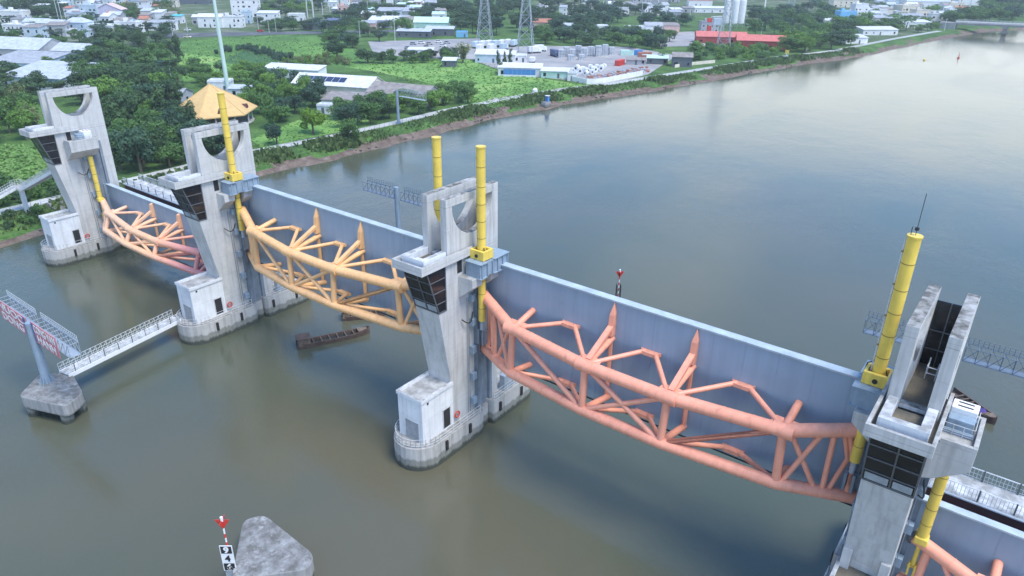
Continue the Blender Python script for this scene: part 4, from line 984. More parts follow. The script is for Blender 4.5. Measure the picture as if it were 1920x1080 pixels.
grove([(1400,28),(1560,18),(1570,60),(1480,72),(1395,66)], 40, 8, (9,13), (5.5,7.5), [BM,BM,BB,LB], 'in the grove right of the silos')
grove([(1470,72),(1590,62),(1605,96),(1500,114),(1468,104)], 34, 6.5, (8,12), (5,6.8), [BM,BL,BM,LD], 'on the point by the river')
grove([(1275,100),(1330,86),(1470,98),(1465,108),(1400,114),(1290,118)], 34, 4.2, (3.5,6), (3,4.2), [BUl,BU,BM], 'below the long red roof')
grove([(1570,50),(1625,46),(1620,64),(1575,66)], 9, 7, (9,12), (5.5,7), [BM,BL], 'below the bright blue house')
grove([(1625,52),(1700,46),(1705,58),(1640,62)], 10, 8, (7,10), (5,6), [BB,PM,BM], 'among the white roofs at upper right')
grove([(1770,44),(1830,34),(1920,28),(1920,38),(1840,44),(1775,50)], 22, 9, (11,15), (7,9), [BB,BM], 'behind the far road bridge')
grove([(1840,14),(1930,8),(1930,24),(1850,28)], 14, 14, (12,15), (8,10), [BB,BM], 'at the upper right corner')
grove([(20,6),(110,4),(120,38),(60,46),(25,44)], 26, 11, (11,15), (6.5,9), [BD,LD], 'in the dark clump at upper left')
grove([(190,12),(330,4),(330,40),(240,46),(190,30)], 24, 12, (8,11), (6,8), [BL,BM,BO], 'in the scrub behind the upper left houses')
grove([(480,4),(620,2),(610,30),(500,40)], 20, 13, (8,11), (6,8), [BB,BL,BD], 'behind the white apartment block')
grove([(640,22),(830,18),(830,42),(640,48)], 16, 13, (8,11), (6,8), [BD,BB], 'among the roofs at top centre')
grove([(-10,30),(100,34),(330,40),(330,85),(100,95),(-10,90)], 60, 8, (6,9), (4.5,6), [BD,LB,BM], 'in the gardens of the upper left houses')
grove([(480,44),(760,36),(760,56),(520,62)], 34, 8, (5,8), (4,6), [BD,LB,BM], 'along the street at top centre')
grove([(-40,330),(60,352),(112,340),(112,372),(0,388),(-40,380)], 20, 3.4, (2,4), (1.8,3), [BUd,BU], 'under the access stair')
grove([(5,410),(75,392),(80,410),(5,436)], 9, 2.6, (1.4,2.3), (1.3,2.0), [BU,BUd], 'on the bank beside the farthest tower')
grove([(1270,150),(1470,112),(1475,119),(1275,160)], 24, 4, (1.6,3), (1.6,2.6), [BU,BUd,BUl], 'on the river edge below the works yard')
grove([(1095,178),(1260,150),(1265,160),(1105,190)], 22, 3.2, (1.6,3), (1.6,2.4), [BU,BUl], 'on the river edge below the rubble patches')
# the 280 nearest broadleaf trees are things; the far rest reads as mass
grove([(640,10),(830,8),(830,50),(640,52)], 22, 9, (7,10), (4.5,6), [BD,LB,BM], 'between the warehouses at top centre')
grove([(1600,20),(1800,6),(1800,44),(1640,66)], 26, 8, (6,10), (4,6), [BM,BB,BL], 'between the houses at upper right')
grove([(1700,56),(1800,40),(1806,46),(1720,62)], 14, 6, (4,6), (3,4), [BL,BM], 'along the far white path')
PENDING.sort(key=lambda a: (Vector(a[0])-CAM).length-(1e4 if a[6] is None else 0))
cnt = 0; REST = {}
for a in PENDING:
    if a[3] in ('broad','tall','layer'):
        cnt += 1
        if cnt > 285: REST.setdefault(a[4].name,[]).append(a); continue
    plant(*a)
fm_ = MB(); mats_ = []
for nm_, lst in REST.items():
    mi = len(mats_); mats_.append(MATS[nm_])
    for (p,h,r,kind,f_,lb,gr) in lst:
        me = random.choice(CR[kind]); ca, sa = math.cos(h*9), math.sin(h*9); o = len(fm_.v); sz = h/2.1
        fm_.v += [(p[0]+(v.co.x*ca-v.co.y*sa)*r, p[1]+(v.co.x*sa+v.co.y*ca)*r, p[2]+v.co.z*sz) for v in me.vertices]
        fm_.f += [tuple(o+i for i in q.vertices) for q in me.polygons if q.index%5]; fm_.m += [mi]*(len(fm_.f)-len(fm_.m))
        fm_.tube((p[0],p[1],p[2]),(p[0],p[1],p[2]+h*0.5),0.25,n=4,m=mi)
tag(fm_.obj('far_trees', mats_), kind='stuff')
# grass tufts on the meadows and the bank: far too many to count
tf = MB(); R_ = random.Random(3)
def tufts(poly, n, h):
    for _ in range(n):
        px = R_.uniform(min(q[0] for q in poly), max(q[0] for q in poly)); py = R_.uniform(min(q[1] for q in poly), max(q[1] for q in poly))
        if not inpoly(px,py,poly): continue
        p = at(px,py,2.5); hh = h*R_.uniform(.4,1.2); w_ = hh*1.3
        for k2 in range(3):
            a = R_.uniform(0,PI); u = Vector((math.cos(a),math.sin(a),0))*w_
            tip = p+Vector((R_.gauss(0,.9)*hh,R_.gauss(0,.9)*hh,hh*.8))
            tf.add([p-u*0.5, p+u*0.5, tip+u*0.25, tip-u*0.25],[(0,1,2,3)])
tufts([(590,118),(880,112),(1130,165),(1040,178),(880,212),(850,180),(690,132)], 5200, 0.55)
tufts([(330,78),(560,64),(690,118),(500,124),(330,150)], 2600, 0.6)
tufts([(-60,275),(100,275),(115,320),(60,350),(-60,375)], 1800, 0.7)
tufts([(470,262),(560,225),(700,220),(700,236),(570,262),(500,285)], 900, 0.4)
F_grass = leaf_mat('grass_blades',(0.13,0.26,0.065),(0.24,0.36,0.11)); tag(tf.obj('meadow_grass', F_grass), kind='stuff')
tf = MB()
y = -60
while y < 420:
    for _ in range(26):
        if math.sin(y*0.37)+math.sin(y*0.149+2)+R_.uniform(-1.2,1.2) < -0.6: continue
        o = R_.uniform(3.4,11.4); p = Vector((bank_x(y)-o+R_.uniform(-.5,.5), y+R_.uniform(-2,2), 1.0+0.14*o)); p.z = min(2.45, (0.9+(o-3.0)*0.35))
        hh = R_.uniform(.4,1.3)*(1.2 if math.sin(y*0.11)+math.sin(y*0.043)>0 else 0.55)
        for k2 in range(3):
            a = R_.uniform(0,PI); u = Vector((math.cos(a),math.sin(a),0))*hh*0.7; tip = p+Vector((R_.gauss(0,.3)*hh,R_.gauss(0,.3)*hh,hh)); tf.add([p-u*0.5, p+u*0.5, tip+u*0.3, tip-u*0.3],[(0,1,2,3)])
    y += 1.1
tag(tf.obj('bank_grass', leaf_mat('bank_blades',(0.06,0.115,0.035),(0.17,0.235,0.085))), kind='stuff')
# stones at the foot of the bank
tf = MB()
for _ in range(420):
    y = R_.uniform(-30,360); o = R_.uniform(1.0,6.0); p = Vector((bank_x(y)-o,y,0.25*o)); s = R_.uniform(.15,.5)
    tf.prism([(p.x+s*math.cos(2*PI*i/5)*R_.uniform(.7,1.2),p.y+s*math.sin(2*PI*i/5)*R_.uniform(.7,1.2)) for i in range(5)], p.z-0.2, p.z+s*0.5)
tag(tf.obj('bank_stones', M_cap), kind='stuff')

# ------------------------------------------------------------------ buildings
def cm(name, c, **k): return mat(name, c, rough=k.pop('rough',0.75), var=k.pop('var',0.14), scale=k.pop('scale',0.5), **k)
HW = {'white':cm('wall_white',(0.72,0.73,0.74)),'cream':cm('wall_cream',(0.68,0.62,0.52)),'blue':cm('wall_sky_blue',(0.16,0.45,0.72)),'pale':cm('wall_pale_blue',(0.48,0.58,0.66)),'grey':cm('wall_grey',(0.36,0.37,0.39)),'mint':cm('wall_mint',(0.42,0.62,0.55)),'pink':cm('wall_pink',(0.62,0.42,0.38)),'dark':cm('wall_dark',(0.10,0.12,0.14)),'red':cm('wall_red',(0.35,0.06,0.05)),'violet':cm('wall_violet',(0.50,0.48,0.62))}
HR = {'white':cm('roof_white',(0.60,0.61,0.62),var=0.2),'grey':cm('roof_grey',(0.34,0.36,0.39),var=0.22),'old':cm('roof_old',(0.26,0.235,0.22),var=0.3),'red':cm('roof_red',(0.55,0.16,0.14)),'mint':cm('roof_mint',(0.50,0.70,0.62)),'blue':cm('roof_blue',(0.06,0.22,0.52)),'pale':cm('roof_pale',(0.44,0.48,0.53),var=0.22),'rust':cm('roof_rust',(0.40,0.17,0.11),var=0.3),'teal':cm('roof_teal',(0.08,0.42,0.45)),'pink':cm('roof_pink',(0.60,0.45,0.44)),'dkblue':cm('roof_dark_blue',(0.10,0.13,0.22)),'slate':cm('roof_slate',(0.20,0.24,0.28))}
WIN = MB().box(-0.6,0.6,-0.05,0.03,-0.7,0.7).mesh('window', M_glass); SILL = None
def house(label, cx, by, wpx, h, dep, rot, wall, roof, kind='flat', name='house', cat='house', wins=True, nw=None):
    p = at(cx,by,2.5); w_ = wpx/pxm(p); hw = w_/2
    T = thing(name, label, cat, (p.x,p.y,2.45), rad(rot)+math.atan2(-_r.y,-_r.x)+PI, 'far bank buildings' if False else None)
    # local x runs along the picture, local -y faces the camera side
    MB().box(-hw,hw,0,dep,0,h).obj('wall', HW[wall], T)
    ov = 0.35
    if kind == 'flat':
        q = MB(); q.box(-hw-ov*.4,hw+ov*.4,-ov*.4,dep+ov*.4,h,h+0.18)
        r_ = q.obj('roof', HR[roof], T); q = MB(); t_ = 0.2
        for (a,b,c,d) in ((-hw,hw,0,t_),(-hw,hw,dep-t_,dep),(-hw,-hw+t_,t_,dep-t_),(hw-t_,hw,t_,dep-t_)): q.box(a,b,c,d,h+0.18,h+0.75)
        q.obj('parapet', HW[wall], r_)
        if h > 5.5 and w_ > 5: MB().box(-hw*0.5,-hw*0.5+2.2,dep*0.5,dep*0.5+2.2,h+0.18,h+2.4).obj('stair_head', HW[wall], r_); MB().tube((hw*0.4,dep*0.5,h+1.0),(hw*0.4+1.4,dep*0.5,h+1.0),0.5,n=10).obj('water_tank', M_galv, r_)
    else:
        q = MB()
        if kind == 'gable':       # ridge along x
            rh = dep*0.22; q.prism([(-ov,h-0.05),(dep/2,h+rh),(dep+ov,h-0.05),(dep+ov,h+0.1),(dep/2,h+rh+0.16),(-ov,h+0.1)],-hw-ov,hw+ov,axis=0)
            MB().prism([(0,h),(dep,h),(dep/2,h+rh-0.05)],-hw,hw,axis=0).obj('gable', HW[wall], T)
        elif kind == 'gabley':    # ridge along y
            rh = w_*0.22; q.prism([(-hw-ov,h-0.05),(0,h+rh),(hw+ov,h-0.05),(hw+ov,h+0.1),(0,h+rh+0.16),(-hw-ov,h+0.1)],-ov,dep+ov,axis=1)
            MB().prism([(-hw,h),(hw,h),(0,h+rh-0.05)],0,dep,axis=1).obj('gable', HW[wall], T)
        elif kind == 'shed':
            rh = dep*0.14; q.prism([(-ov,h),(dep+ov,h+rh),(dep+ov,h+rh+0.15),(-ov,h+0.15)],-hw-ov,hw+ov,axis=0)
            MB().prism([(0,h),(dep,h),(dep,h+rh)],-hw,hw,axis=0).obj('gable', HW[wall], T)
        elif kind == 'hip':
            rh = min(w_,dep)*0.28; a, b = hw+ov, dep/2; i_ = max(0.1,hw-dep*0.4)
            q.add([(-a,-ov,h),(a,-ov,h),(a,dep+ov,h),(-a,dep+ov,h),(-i_,b,h+rh),(i_,b,h+rh)],[(0,1,5,4),(1,2,5),(2,3,4,5),(3,0,4),(3,2,1,0)])
        ro = q.obj('roof', HR[roof], T)
        if kind in ('gable','shed') and w_ > 9:    # sheeting ribs
            rb = MB(); x = -hw
            while x < hw:
                if kind == 'shed': rb.bar((x,-ov,h+0.17),(x,dep+ov,h+dep*0.14+0.17),0.12,0.07)
                else: rb.bar((x,-ov,h+0.12),(x,dep/2,h+dep*0.22+0.17),0.12,0.07); rb.bar((x,dep/2,h+dep*0.22+0.17),(x,dep+ov,h+0.12),0.12,0.07)
                x += max(1.6,w_/26)
            rb.obj('roof_ribs', HR[roof], ro)
    if wins:
        fl = max(1,int(h/3.2)); n = nw or max(1,min(5,int(w_/3)))
        for f in range(fl):
            for i in range(n):
                x = -hw+w_*(i+0.5)/n
                if f == 0 and i == n//2: MB().box(x-0.5,x+0.5,-0.05,0.03,0.05,2.2).obj('door', HW['dark'], T)
                elif random.random() < 0.72:
                    inst('window', WIN, T, (x+random.uniform(-.3,.3),0,1.6+f*3.2), (0,0,0), (random.choice((.7,1,1,1.5)),1,random.choice((.7,1,1.2))))
        for f in range(fl):
            inst('window', WIN, T, (hw,dep*0.5,1.6+f*3.2), (0,0,PI/2))
    return T
H = [
# big sheds near the far bank
('long shed with white ribbed roof beside the dark solar panels',620,182,150,4.2,14,-16,'cream','white','gable'),
('shed with weathered grey brown roof on the far bank, right of the white one',742,196,120,3.6,13,-22,'grey','old','gable'),
('low shed with weathered mauve roof standing in front of the white ribbed shed',645,206,82,3.2,9,-10,'cream','old','shed'),
('small white hut under the lime tree, at the foot of the mauve roof',606,214,22,2.6,4,-10,'white','pale','flat'),
('narrow white shed with a long pale roof behind the trees, left of the solar panels',545,148,105,4,8,-14,'white','white','shed'),
('white box house at the foot of the light mast',412,172,36,3.6,6,5,'white','white','flat'),
('white and dark stall right of the light mast foot',450,182,38,3,5,0,'white','pale','shed'),
('grey roofed house half buried in trees behind the tan conical roof',318,196,44,3.4,8,-8,'grey','grey','gable'),
# left edge
('large pale corrugated warehouse, the lowest roof at the left edge',60,168,110,4.5,22,-12,'pale','pale','shed'),
('pale ribbed warehouse above the lowest one at the left edge',30,140,95,5,18,-12,'pale','grey','shed'),
('pale grey shed third up from the bottom at the left edge',25,112,95,5,20,-12,'grey','pale','gable'),
('pale grey shed roof standing alone in the trees right of the left edge sheds',125,112,66,4,14,-12,'grey','pale','gable'),
('white house with a dark garage door at the far upper left',22,44,36,8,10,-10,'white','white','flat'),
('white two storey house with four small windows, left of the red roofed lorry park',28,68,38,6.4,9,-14,'white','white','flat'),
('white house with a blue grey roof above the red lorry',68,60,40,6,9,-10,'white','pale','gable'),
('wide white house with a barred veranda, above the red lorry',95,64,44,6.4,9,-10,'white','pale','gable'),
('small white annexe right of the barred veranda house',118,68,26,3.6,7,-10,'white','white','flat'),
('pale blue house with a hipped roof, behind the annexe',142,64,34,7,10,-8,'pale','pale','hip'),
('pale blue tower house with a roof terrace in the upper left',170,40,28,11,8,-8,'pale','white','flat'),
('pale blue low house left of the tower house',143,40,30,6,8,-8,'pale','pale','hip'),
('lilac gabled house right of the pale blue tower house',206,40,40,8,12,6,'violet','pink','gabley'),
('white flat roofed house below the lilac gabled one',190,64,38,5,9,-6,'white','white','flat'),
('white house with one square window, left of the tall dark tree',238,62,36,6.5,9,-6,'white','white','flat'),
('long white terrace behind the tall dark tree',300,58,40,5,9,-4,'white','grey','shed'),
('turquoise roofed little building in the upper left',331,44,18,5,6,0,'white','teal','shed'),
('white gable house at the road left of the light mast',395,52,40,7,9,0,'white','white','gable'),
('grey house with pale roof just behind the light mast',375,46,24,5,7,0,'grey','white','gable'),
('pale house under the dark clump, far upper left',105,12,38,8,10,0,'pale','white','flat'),
('cream house at the top edge, left of the yellow scrub',225,6,60,7,10,0,'cream','white','flat'),
('dark long shed at the top edge above the yellow scrub',350,8,70,6,12,0,'dark','slate','shed'),
# top centre
('white four storey apartment block at the top edge',460,32,42,13,12,4,'white','white','flat'),
('white two storey house right of the light mast top',432,52,38,7,9,2,'white','grey','flat'),
('small grey glass fronted house below the apartment block',463,44,14,8,6,2,'pale','pale','flat'),
('white house with a sloping roof, right of the apartment block',502,42,34,6.5,9,2,'white','white','shed'),
('small white house in front of the sloping roof one',555,40,26,5,7,2,'white','white','flat'),
('blue roofed long building at the very top, left of centre',580,4,80,6,14,0,'pale','pale','shed'),
('dark blue shed by the pale poles at top centre',585,56,30,4,8,0,'dark','dkblue','shed'),
('second dark blue shed, right of the pale poles',625,50,24,4,8,0,'dark','dkblue','shed'),
('white house with arched openings at top centre',643,28,16,7,7,0,'pink','pink','flat'),
('long white wall building at top centre',690,26,50,4,8,0,'pale','mint','shed'),
('white box tower on the meadow at top centre',731,18,11,9,5,0,'white','white','flat'),
('grey roofed warehouse at top centre, pale end wall',740,36,60,6,14,0,'grey','grey','shed'),
('pale lilac warehouse with a white roof, left of the big round tree',718,52,50,5,14,-3,'violet','white','shed'),
('pink and grey house at the corner left of the car park',690,58,26,5,8,0,'pink','grey','shed'),
('mint roofed hall above the car park',808,58,60,5.5,14,-2,'mint','mint','gable'),
('long open shed with pale roof along the car park, left half',775,70,60,3.6,8,-4,'dark','pale','shed'),
('long open shed with pale roof along the car park, right half',824,67,50,4.2,8,-2,'dark','pale','shed'),
('blue kiosk at the right end of the car park sheds',866,70,20,3,5,0,'blue','pale','flat'),
('white low stall on the near edge of the car park',788,103,44,2.6,5,-3,'white','white','shed'),
('dark awning stall right of the white stall',842,126,24,3,6,-3,'dark','white','shed'),
# works
('cream roofed workshop behind the cypresses',918,118,52,4,10,-4,'pale','white','shed'),
('cream roofed workshop right of the cypresses',952,120,26,4.4,8,-4,'white','white','shed'),
('white site office in the works yard',975,117,22,3,6,-4,'white','white','flat'),
('long white shed with a bright blue panel facing the meadow',974,143,78,3.6,8,-6,'white','white','shed'),
('mint fronted shed at the meadow edge, right of the blue panel',1040,147,50,3,6,-8,'mint','white','shed'),
('white cabin with dark roof at the end of the mint shed',1072,152,16,3,5,-8,'white','slate','flat'),
('mint roofed shed beside the containers',1232,121,36,3.0,6,-10,'dark','mint','shed'),
('grey roofed shed with dark front on the bank',1278,126,34,4.8,8,-10,'dark','old','gable'),
('brown roofed low shed left of the mint roofed one',1192,122,34,2.4,5,-8,'grey','old','shed'),
('orange tile roofed house among trees behind the second pylon',1016,56,32,5,10,-2,'pink','rust','gable'),
('pale house right of the orange tile roof',1055,58,42,3.6,8,-2,'pale','pale','shed'),
('white cluster house left of the grey block row',1120,64,38,5,9,0,'white','white','flat'),
('white flat house in the row behind the containers',1190,66,34,5,9,0,'white','white','flat'),
('grey and white house in the row behind the containers',1225,64,30,5.5,9,0,'white','grey','gable'),
('pink grey house at the right end of the row',1258,62,28,5,9,0,'pink','old','shed'),
('small pale house at the top edge, right of centre',1165,26,26,5,8,0,'white','white','flat'),
('white house at the top edge, left of the red roof',1230,28,22,5,8,0,'white','pale','shed'),
('red roofed house at the top edge left of the silos',1313,12,40,6,10,0,'white','red','gable'),
('white long house below the red roofed house',1335,24,66,4,9,0,'white','white','shed'),
('long building with a bright red roof, left wing',1352,82,84,4,12,-8,'red','red','gable'),
('long building with a bright red roof, right wing',1426,92,80,4.5,13,-12,'red','red','gable'),
('grey plant house with red machinery left of the silos',1330,62,30,7,8,0,'grey','slate','flat'),
# right
('bright sky blue house above the river trees',1588,44,28,9,9,8,'blue','white','flat'),
('white house joined to the right of the sky blue one',1612,36,22,12,9,8,'white','white','flat'),
('brown roofed hall at the top edge above the sky blue house',1585,14,40,8,14,0,'cream','old','gable'),
('white low house at the foot of the sky blue one',1558,46,36,3,8,4,'white','white','shed'),
('white roofed riverside house on the right, lowest one',1606,82,38,3.6,9,10,'white','white','shed'),
('white roofed house above the lowest riverside one',1650,66,60,3.6,10,8,'white','white','shed'),
('pale grey roofed house, third row up on the right',1665,48,50,5,10,8,'white','grey','shed'),
('white roofed house in the fourth row up on the right',1640,32,40,6,10,8,'white','white','flat'),
('cream gabled house with a pale front on the right',1705,28,28,8,9,8,'cream','white','flat'),
('cream walled house standing right of the pale roofs',1728,38,24,8,9,8,'cream','grey','flat'),
('pale blue warehouse at the top edge on the right',1680,10,54,6,14,4,'pale','pale','shed'),
('wide pale green roofed hall at the top right',1740,14,70,6,16,4,'white','pale','gable'),
('white roofed riverside row house, near the palms',1712,52,60,4,9,10,'white','white','shed'),
('grey roofed row house behind the palms on the right',1700,42,60,5,10,8,'white','grey','shed'),
('cream box house by the tall pale pole',1792,20,22,7,8,4,'cream','white','flat'),
('red brown roofed house by the tall pale pole',1803,26,24,5,8,4,'pink','rust','gable'),
('white pointed house left of the tall pale pole',1783,28,14,6,6,4,'white','white','gabley'),
('white house behind the far bridge trees',1820,10,40,7,10,4,'white','grey','flat'),
('pink walled house at the top right corner',1895,14,30,7,10,4,'pink','white','shed'),
]
for h_ in H: house(*h_)
# anonymous roofs of the far town, one label per quarter
def town(poly, n, label, walls, roofs, sp=13):
    k_ = 0; tries = 0
    while k_ < n and tries < n*80:
        tries += 1
        px = random.uniform(min(q[0] for q in poly), max(q[0] for q in poly)); py = random.uniform(min(q[1] for q in poly), max(q[1] for q in poly))
        if not inpoly(px,py,poly): continue
        q = at(px,py)
        if any((q.x-a)**2+(q.y-b)**2 < sp**2 for a, b in TREES): continue
        TREES.append((q.x,q.y)); k_ += 1; wm = random.uniform(5.5,11)
        T = house('plain house '+label, px, py, wm*pxm(q), random.choice((3.5,4,6.5,7)), random.uniform(7,10), random.uniform(-12,12), random.choice(walls), random.choice(roofs), random.choice(('flat','shed','gable','shed')), nw=2)
        T['group'] = 'plain houses '+label
town([(-20,2),(200,0),(330,0),(330,50),(200,70),(0,80)], 74, 'in the crowded quarter at upper left', ['white','pale','white','cream','grey'], ['white','pale','grey','slate','old','rust'], 8.5)
town([(620,10),(840,14),(830,48),(640,44)], 34, 'among the roofs at top centre', ['white','pale','grey','pink'], ['white','grey','mint','old'], 10)
town([(1000,2),(1300,4),(1300,44),(1000,40)], 26, 'at the top edge behind the works yard', ['white','grey'], ['white','old','grey'], 16)
town([(1620,6),(1800,2),(1800,40),(1640,62)], 46, 'in the dense quarter at upper right', ['white','cream','pale','white'], ['white','pale','grey','old'], 8.5)
# solar panels on the white shed
_o = at(620,182,2.45); _a = rad(-16)+math.atan2(-_r.y,-_r.x)+PI; _m = Matrix.Rotation(_a,3,'Z')@Vector((-4.5,2.6,4.2+2.6*0.44+0.30))
T = thing('solar_array','dark solar panels tilted on the white ribbed roof','solar panels', _o+_m, _a)
pm = MB().box(-1.3,1.3,-0.8,0.8,0,0.08).mesh('solar_panel', cm('solar_cell',(0.03,0.045,0.10),rough=0.25))
for i in range(7):
    for j in range(2): inst('solar_panel', pm, T, (-8.4+2.8*i,1.5*j,0.66*j), (rad(23.7),0,0))
# blue panel on the works shed
p = at(975,143,2.5); T = thing('blue_banner_wall','bright blue panel wall in front of the white works shed','panel wall',(p.x,p.y,2.45),math.atan2(_r.y,_r.x)+rad(-6))
pm = MB().box(-1.0,1.0,-0.08,0.08,0.9,3.2).mesh('blue_panel', HR['blue'])
for i in range(7): inst('blue_panel', pm, T, (-6.3+2.05*i,-1.6,0))
MB().box(-7.4,7.2,-1.72,-1.5,0,0.88).obj('white_plinth', HW['white'], T)
# tan conical pavilion roof
p = Vector((-164.0,69.0,2.5))-Vector((_r.x,_r.y,0))*3.0+Vector((_f.x,_f.y,0)).normalized()*2.0; T = thing('pavilion','round pavilion with a large tan conical roof behind the second tower','pavilion',p)
M_tan = mat('tan_roof',(0.60,0.40,0.17),rough=0.8,var=0.1,scale=0.8)
n = 6; R0 = 13.8; q = MB(); seg = []
for i in range(n):
    a0 = 2*PI*(i+0.15)/n; a1 = 2*PI*(i+1.15)/n
    A0 = Vector((R0*math.cos(a0),R0*math.sin(a0),3.6)); A1 = Vector((R0*math.cos(a1),R0*math.sin(a1),3.6)); top = Vector((0,0,11.8)); 
    q = MB(); q.add([A0,A1,top,A0-Vector((0,0,.3)),A1-Vector((0,0,.3)),top-Vector((0,0,.4))],[(0,1,2),(5,4,3),(0,3,4,1),(1,4,5,2),(2,5,3,0)]); pn = q.obj('roof_panel', M_tan, T)
    m_ = A0.lerp(A1,0.5); c_ = m_.lerp(top,0.16); d_ = MB(); out_ = Vector((m_.x,m_.y,0)).normalized(); sd_ = Vector((-out_.y,out_.x,0))
    d_.add([c_+out_*0.9-sd_*0.9+Vector((0,0,-.4)), c_+out_*0.9+sd_*0.9+Vector((0,0,-.4)), c_+out_*0.9+Vector((0,0,.9)), c_-out_*0.9+Vector((0,0,.75))],[(0,1,2),(1,3,2),(0,2,3),(0,3,1)]); d_.obj('dormer', M_maroon, pn)
for i in range(n):
    a0 = 2*PI*(i+0.15)/n; MB().bar((R0*math.cos(a0),R0*math.sin(a0),3.66),(0,0,11.86),0.2,0.12).obj('hip_ridge', M_tan, T)
pm = MB().tube((0,0,0),(0,0,3.5),0.25,n=10).mesh('post', M_conc)
for i in range(12): inst('post', pm, T, (11.4*math.cos(2*PI*i/12),11.4*math.sin(2*PI*i/12),0))
MB().tube((0,0,-0.05),(0,0,0.25),12.0,n=24).obj('floor', M_conc, T)
# silos
p = at(1372,54); T = thing('silo_battery','three white cement silos in front of the right wood','silos',(p.x,p.y,2.45),math.atan2(_r.y,_r.x))
sm_ = MB().tube((0,0,4),(0,0,20),2.6,n=20).tube((0,0,1.5),(0,0,4),0.5,2.6,n=20).tube((0,0,20),(0,0,20.8),2.6,0.6,n=20).mesh('silo', HW['white'], True)
for i, (x,y) in enumerate(((-4.5,2),(0.8,0),(6.1,0.6))): inst('silo', sm_, T, (x,y,0))
q = MB()
for x in (-7,-2,3,8.5):
    for y in (-2.4,3): q.tube((x,y,0),(x,y,6),0.18,n=6)
q.obj('leg_frame', M_galv, T)
b = MB(); b.bar((9,-4,4),(22,-8,0.5),1.2,0.5); b.bar((-6,-3,12),(-14,-6,0.6),1.2,0.5); b.obj('conveyor', M_galv, T)
p = at(1342,66); T = thing('batching_plant','blue and white steel batching plant left of the silos','plant',(p.x,p.y,2.45),math.atan2(_r.y,_r.x))
b = MB(); lattice(b,-4,4,-2.5,2.5,0,12,2.0,0.14); b.obj('steel_frame', M_rail, T); MB().box(-3,3,-1.8,1.8,7,11).obj('hopper', HW['pale'], T); MB().box(-6.5,-4.2,-2,1,3,6).obj('red_bin', M_red, T); MB().box(-7,-4.2,-1.5,1,8.5,11).obj('red_bin', M_red, T)

# ------------------------------------------------------------------ pylons, masts, poles
def pylon(px, by, hh, wb_, label):
    p = at(px,by); T = thing('pylon', label, 'pylon', (p.x,p.y,2.4), 0.5, 'lattice power pylons')
    b = MB(); lv = [0,0.16,0.3,0.43,0.55,0.66,0.76,0.86,1.0]
    def cr_(t_): w_ = wb_*(1-t_)**1.15*0.5+0.55; return [Vector((sx*w_,sy*w_,t_*hh)) for sx, sy in ((-1,-1),(1,-1),(1,1),(-1,1))]
    rw = [cr_(t_) for t_ in lv]
    for a, c in zip(rw, rw[1:]):
        for i in range(4):
            b.tube(a[i],c[i],0.17,n=4); b.tube(a[i],c[(i+1)%4],0.10,n=4); b.tube(a[(i+1)%4],c[i],0.10,n=4); b.tube(c[i],c[(i+1)%4],0.09,n=4)
    b.obj('lattice_body', M_galv, T)
    for t_ in (0.70,0.82,0.94):
        c = MB(); z = t_*hh
        for s in (-1,1): c.tube((0.3*s,0.5,z),(6.2*s,0,z+0.4),0.12,n=4); c.tube((0.3*s,-0.5,z),(6.2*s,0,z+0.4),0.12,n=4); c.tube((0.3*s,0,z+1.7),(6.2*s,0,z+0.4),0.10,n=4)
        c.obj('cross_arm', M_galv, T)
pylon(909,84,42,8.0,'tall lattice pylon left of the works yard, leftmost of the row')
pylon(985,99,46,8.0,'lattice pylon rising from the works yard, nearest of the row')
pylon(1355,94,40,6.5,'lattice pylon standing in front of the long red roof')
pylon(1480,30,34,6.5,'far lattice pylon above the wood right of the silos')
def lamp_mast(px, by, hh, r, label, m, head=True):
    p = at(px,by); T = thing('light_mast', label, 'mast', (p.x,p.y,2.4)); MB().tube((0,0,0),(0,0,hh),r,r*0.45,n=12).obj('pole', m, T, smooth=True); MB().tube((0,0,0),(0,0,0.9),r*1.5,n=12).obj('foot', M_conc, T)
    if head:
        b = MB(); b.tube((0,0,hh-0.6),(0,0,hh),1.4,n=14); b.obj('lamp_ring', M_galv, T)
M_mint = mat('mint_pole',(0.52,0.66,0.62),rough=0.45,var=0.06)
lamp_mast(428,172,52,0.85,'tall pale green mast rising out of the top edge at left',M_mint)
lamp_mast(1815,26,26,0.7,'tall pale pole by the river houses at upper right',M_mint,False)
lamp_mast(1432,26,22,0.8,'white pole with a platform above the right wood',M_white)
lamp_mast(324,162,7,0.12,'small lamp post in front of the fresh green tree at left',M_rail,False)
def pole(px, by, hh, label, r=0.16):
    p = at(px,by); T = thing('utility_pole', label, 'pole', (p.x,p.y,2.4), 0.5, label); MB().tube((0,0,0),(0,0,hh),r,r*0.7,n=7).obj('shaft', M_rail, T); MB().box(-0.9,0.9,-0.06,0.06,hh-0.8,hh-0.66).obj('cross_bar', M_rail, T)
for px, by, hh in ((60,76,9),(80,80,9),(112,44,16),(118,44,17)): pole(px,by,hh,'pale pole standing among the upper left houses',0.22 if hh > 10 else 0.14)
for px, by, hh in ((325,72,9),(352,60,9),(505,62,9),(518,60,9),(408,66,9),(485,56,9)): pole(px,by,hh,'pale utility pole along the street at top left')
for px, by, hh, r in ((577,33,16,0.5),(589,42,17,0.6),(606,34,12,0.3),(619,24,12,0.3)): pole(px,by,hh,'thick pale pole in the open ground at top centre',r)
for px, by, hh in ((650,20,12),(675,70,10),(690,25,10),(710,22,10),(741,80,15),(760,62,10),(805,30,11),(831,58,10),(862,14,12)): pole(px,by,hh,'utility pole around the car park and top centre roofs',0.2)
for px, by, hh in ((1090,26,12),(1130,28,12),(1203,30,12),(1218,26,12),(1247,48,12),(1262,42,12),(1293,40,12)): pole(px,by,hh,'utility pole among the houses behind the works yard',0.25)
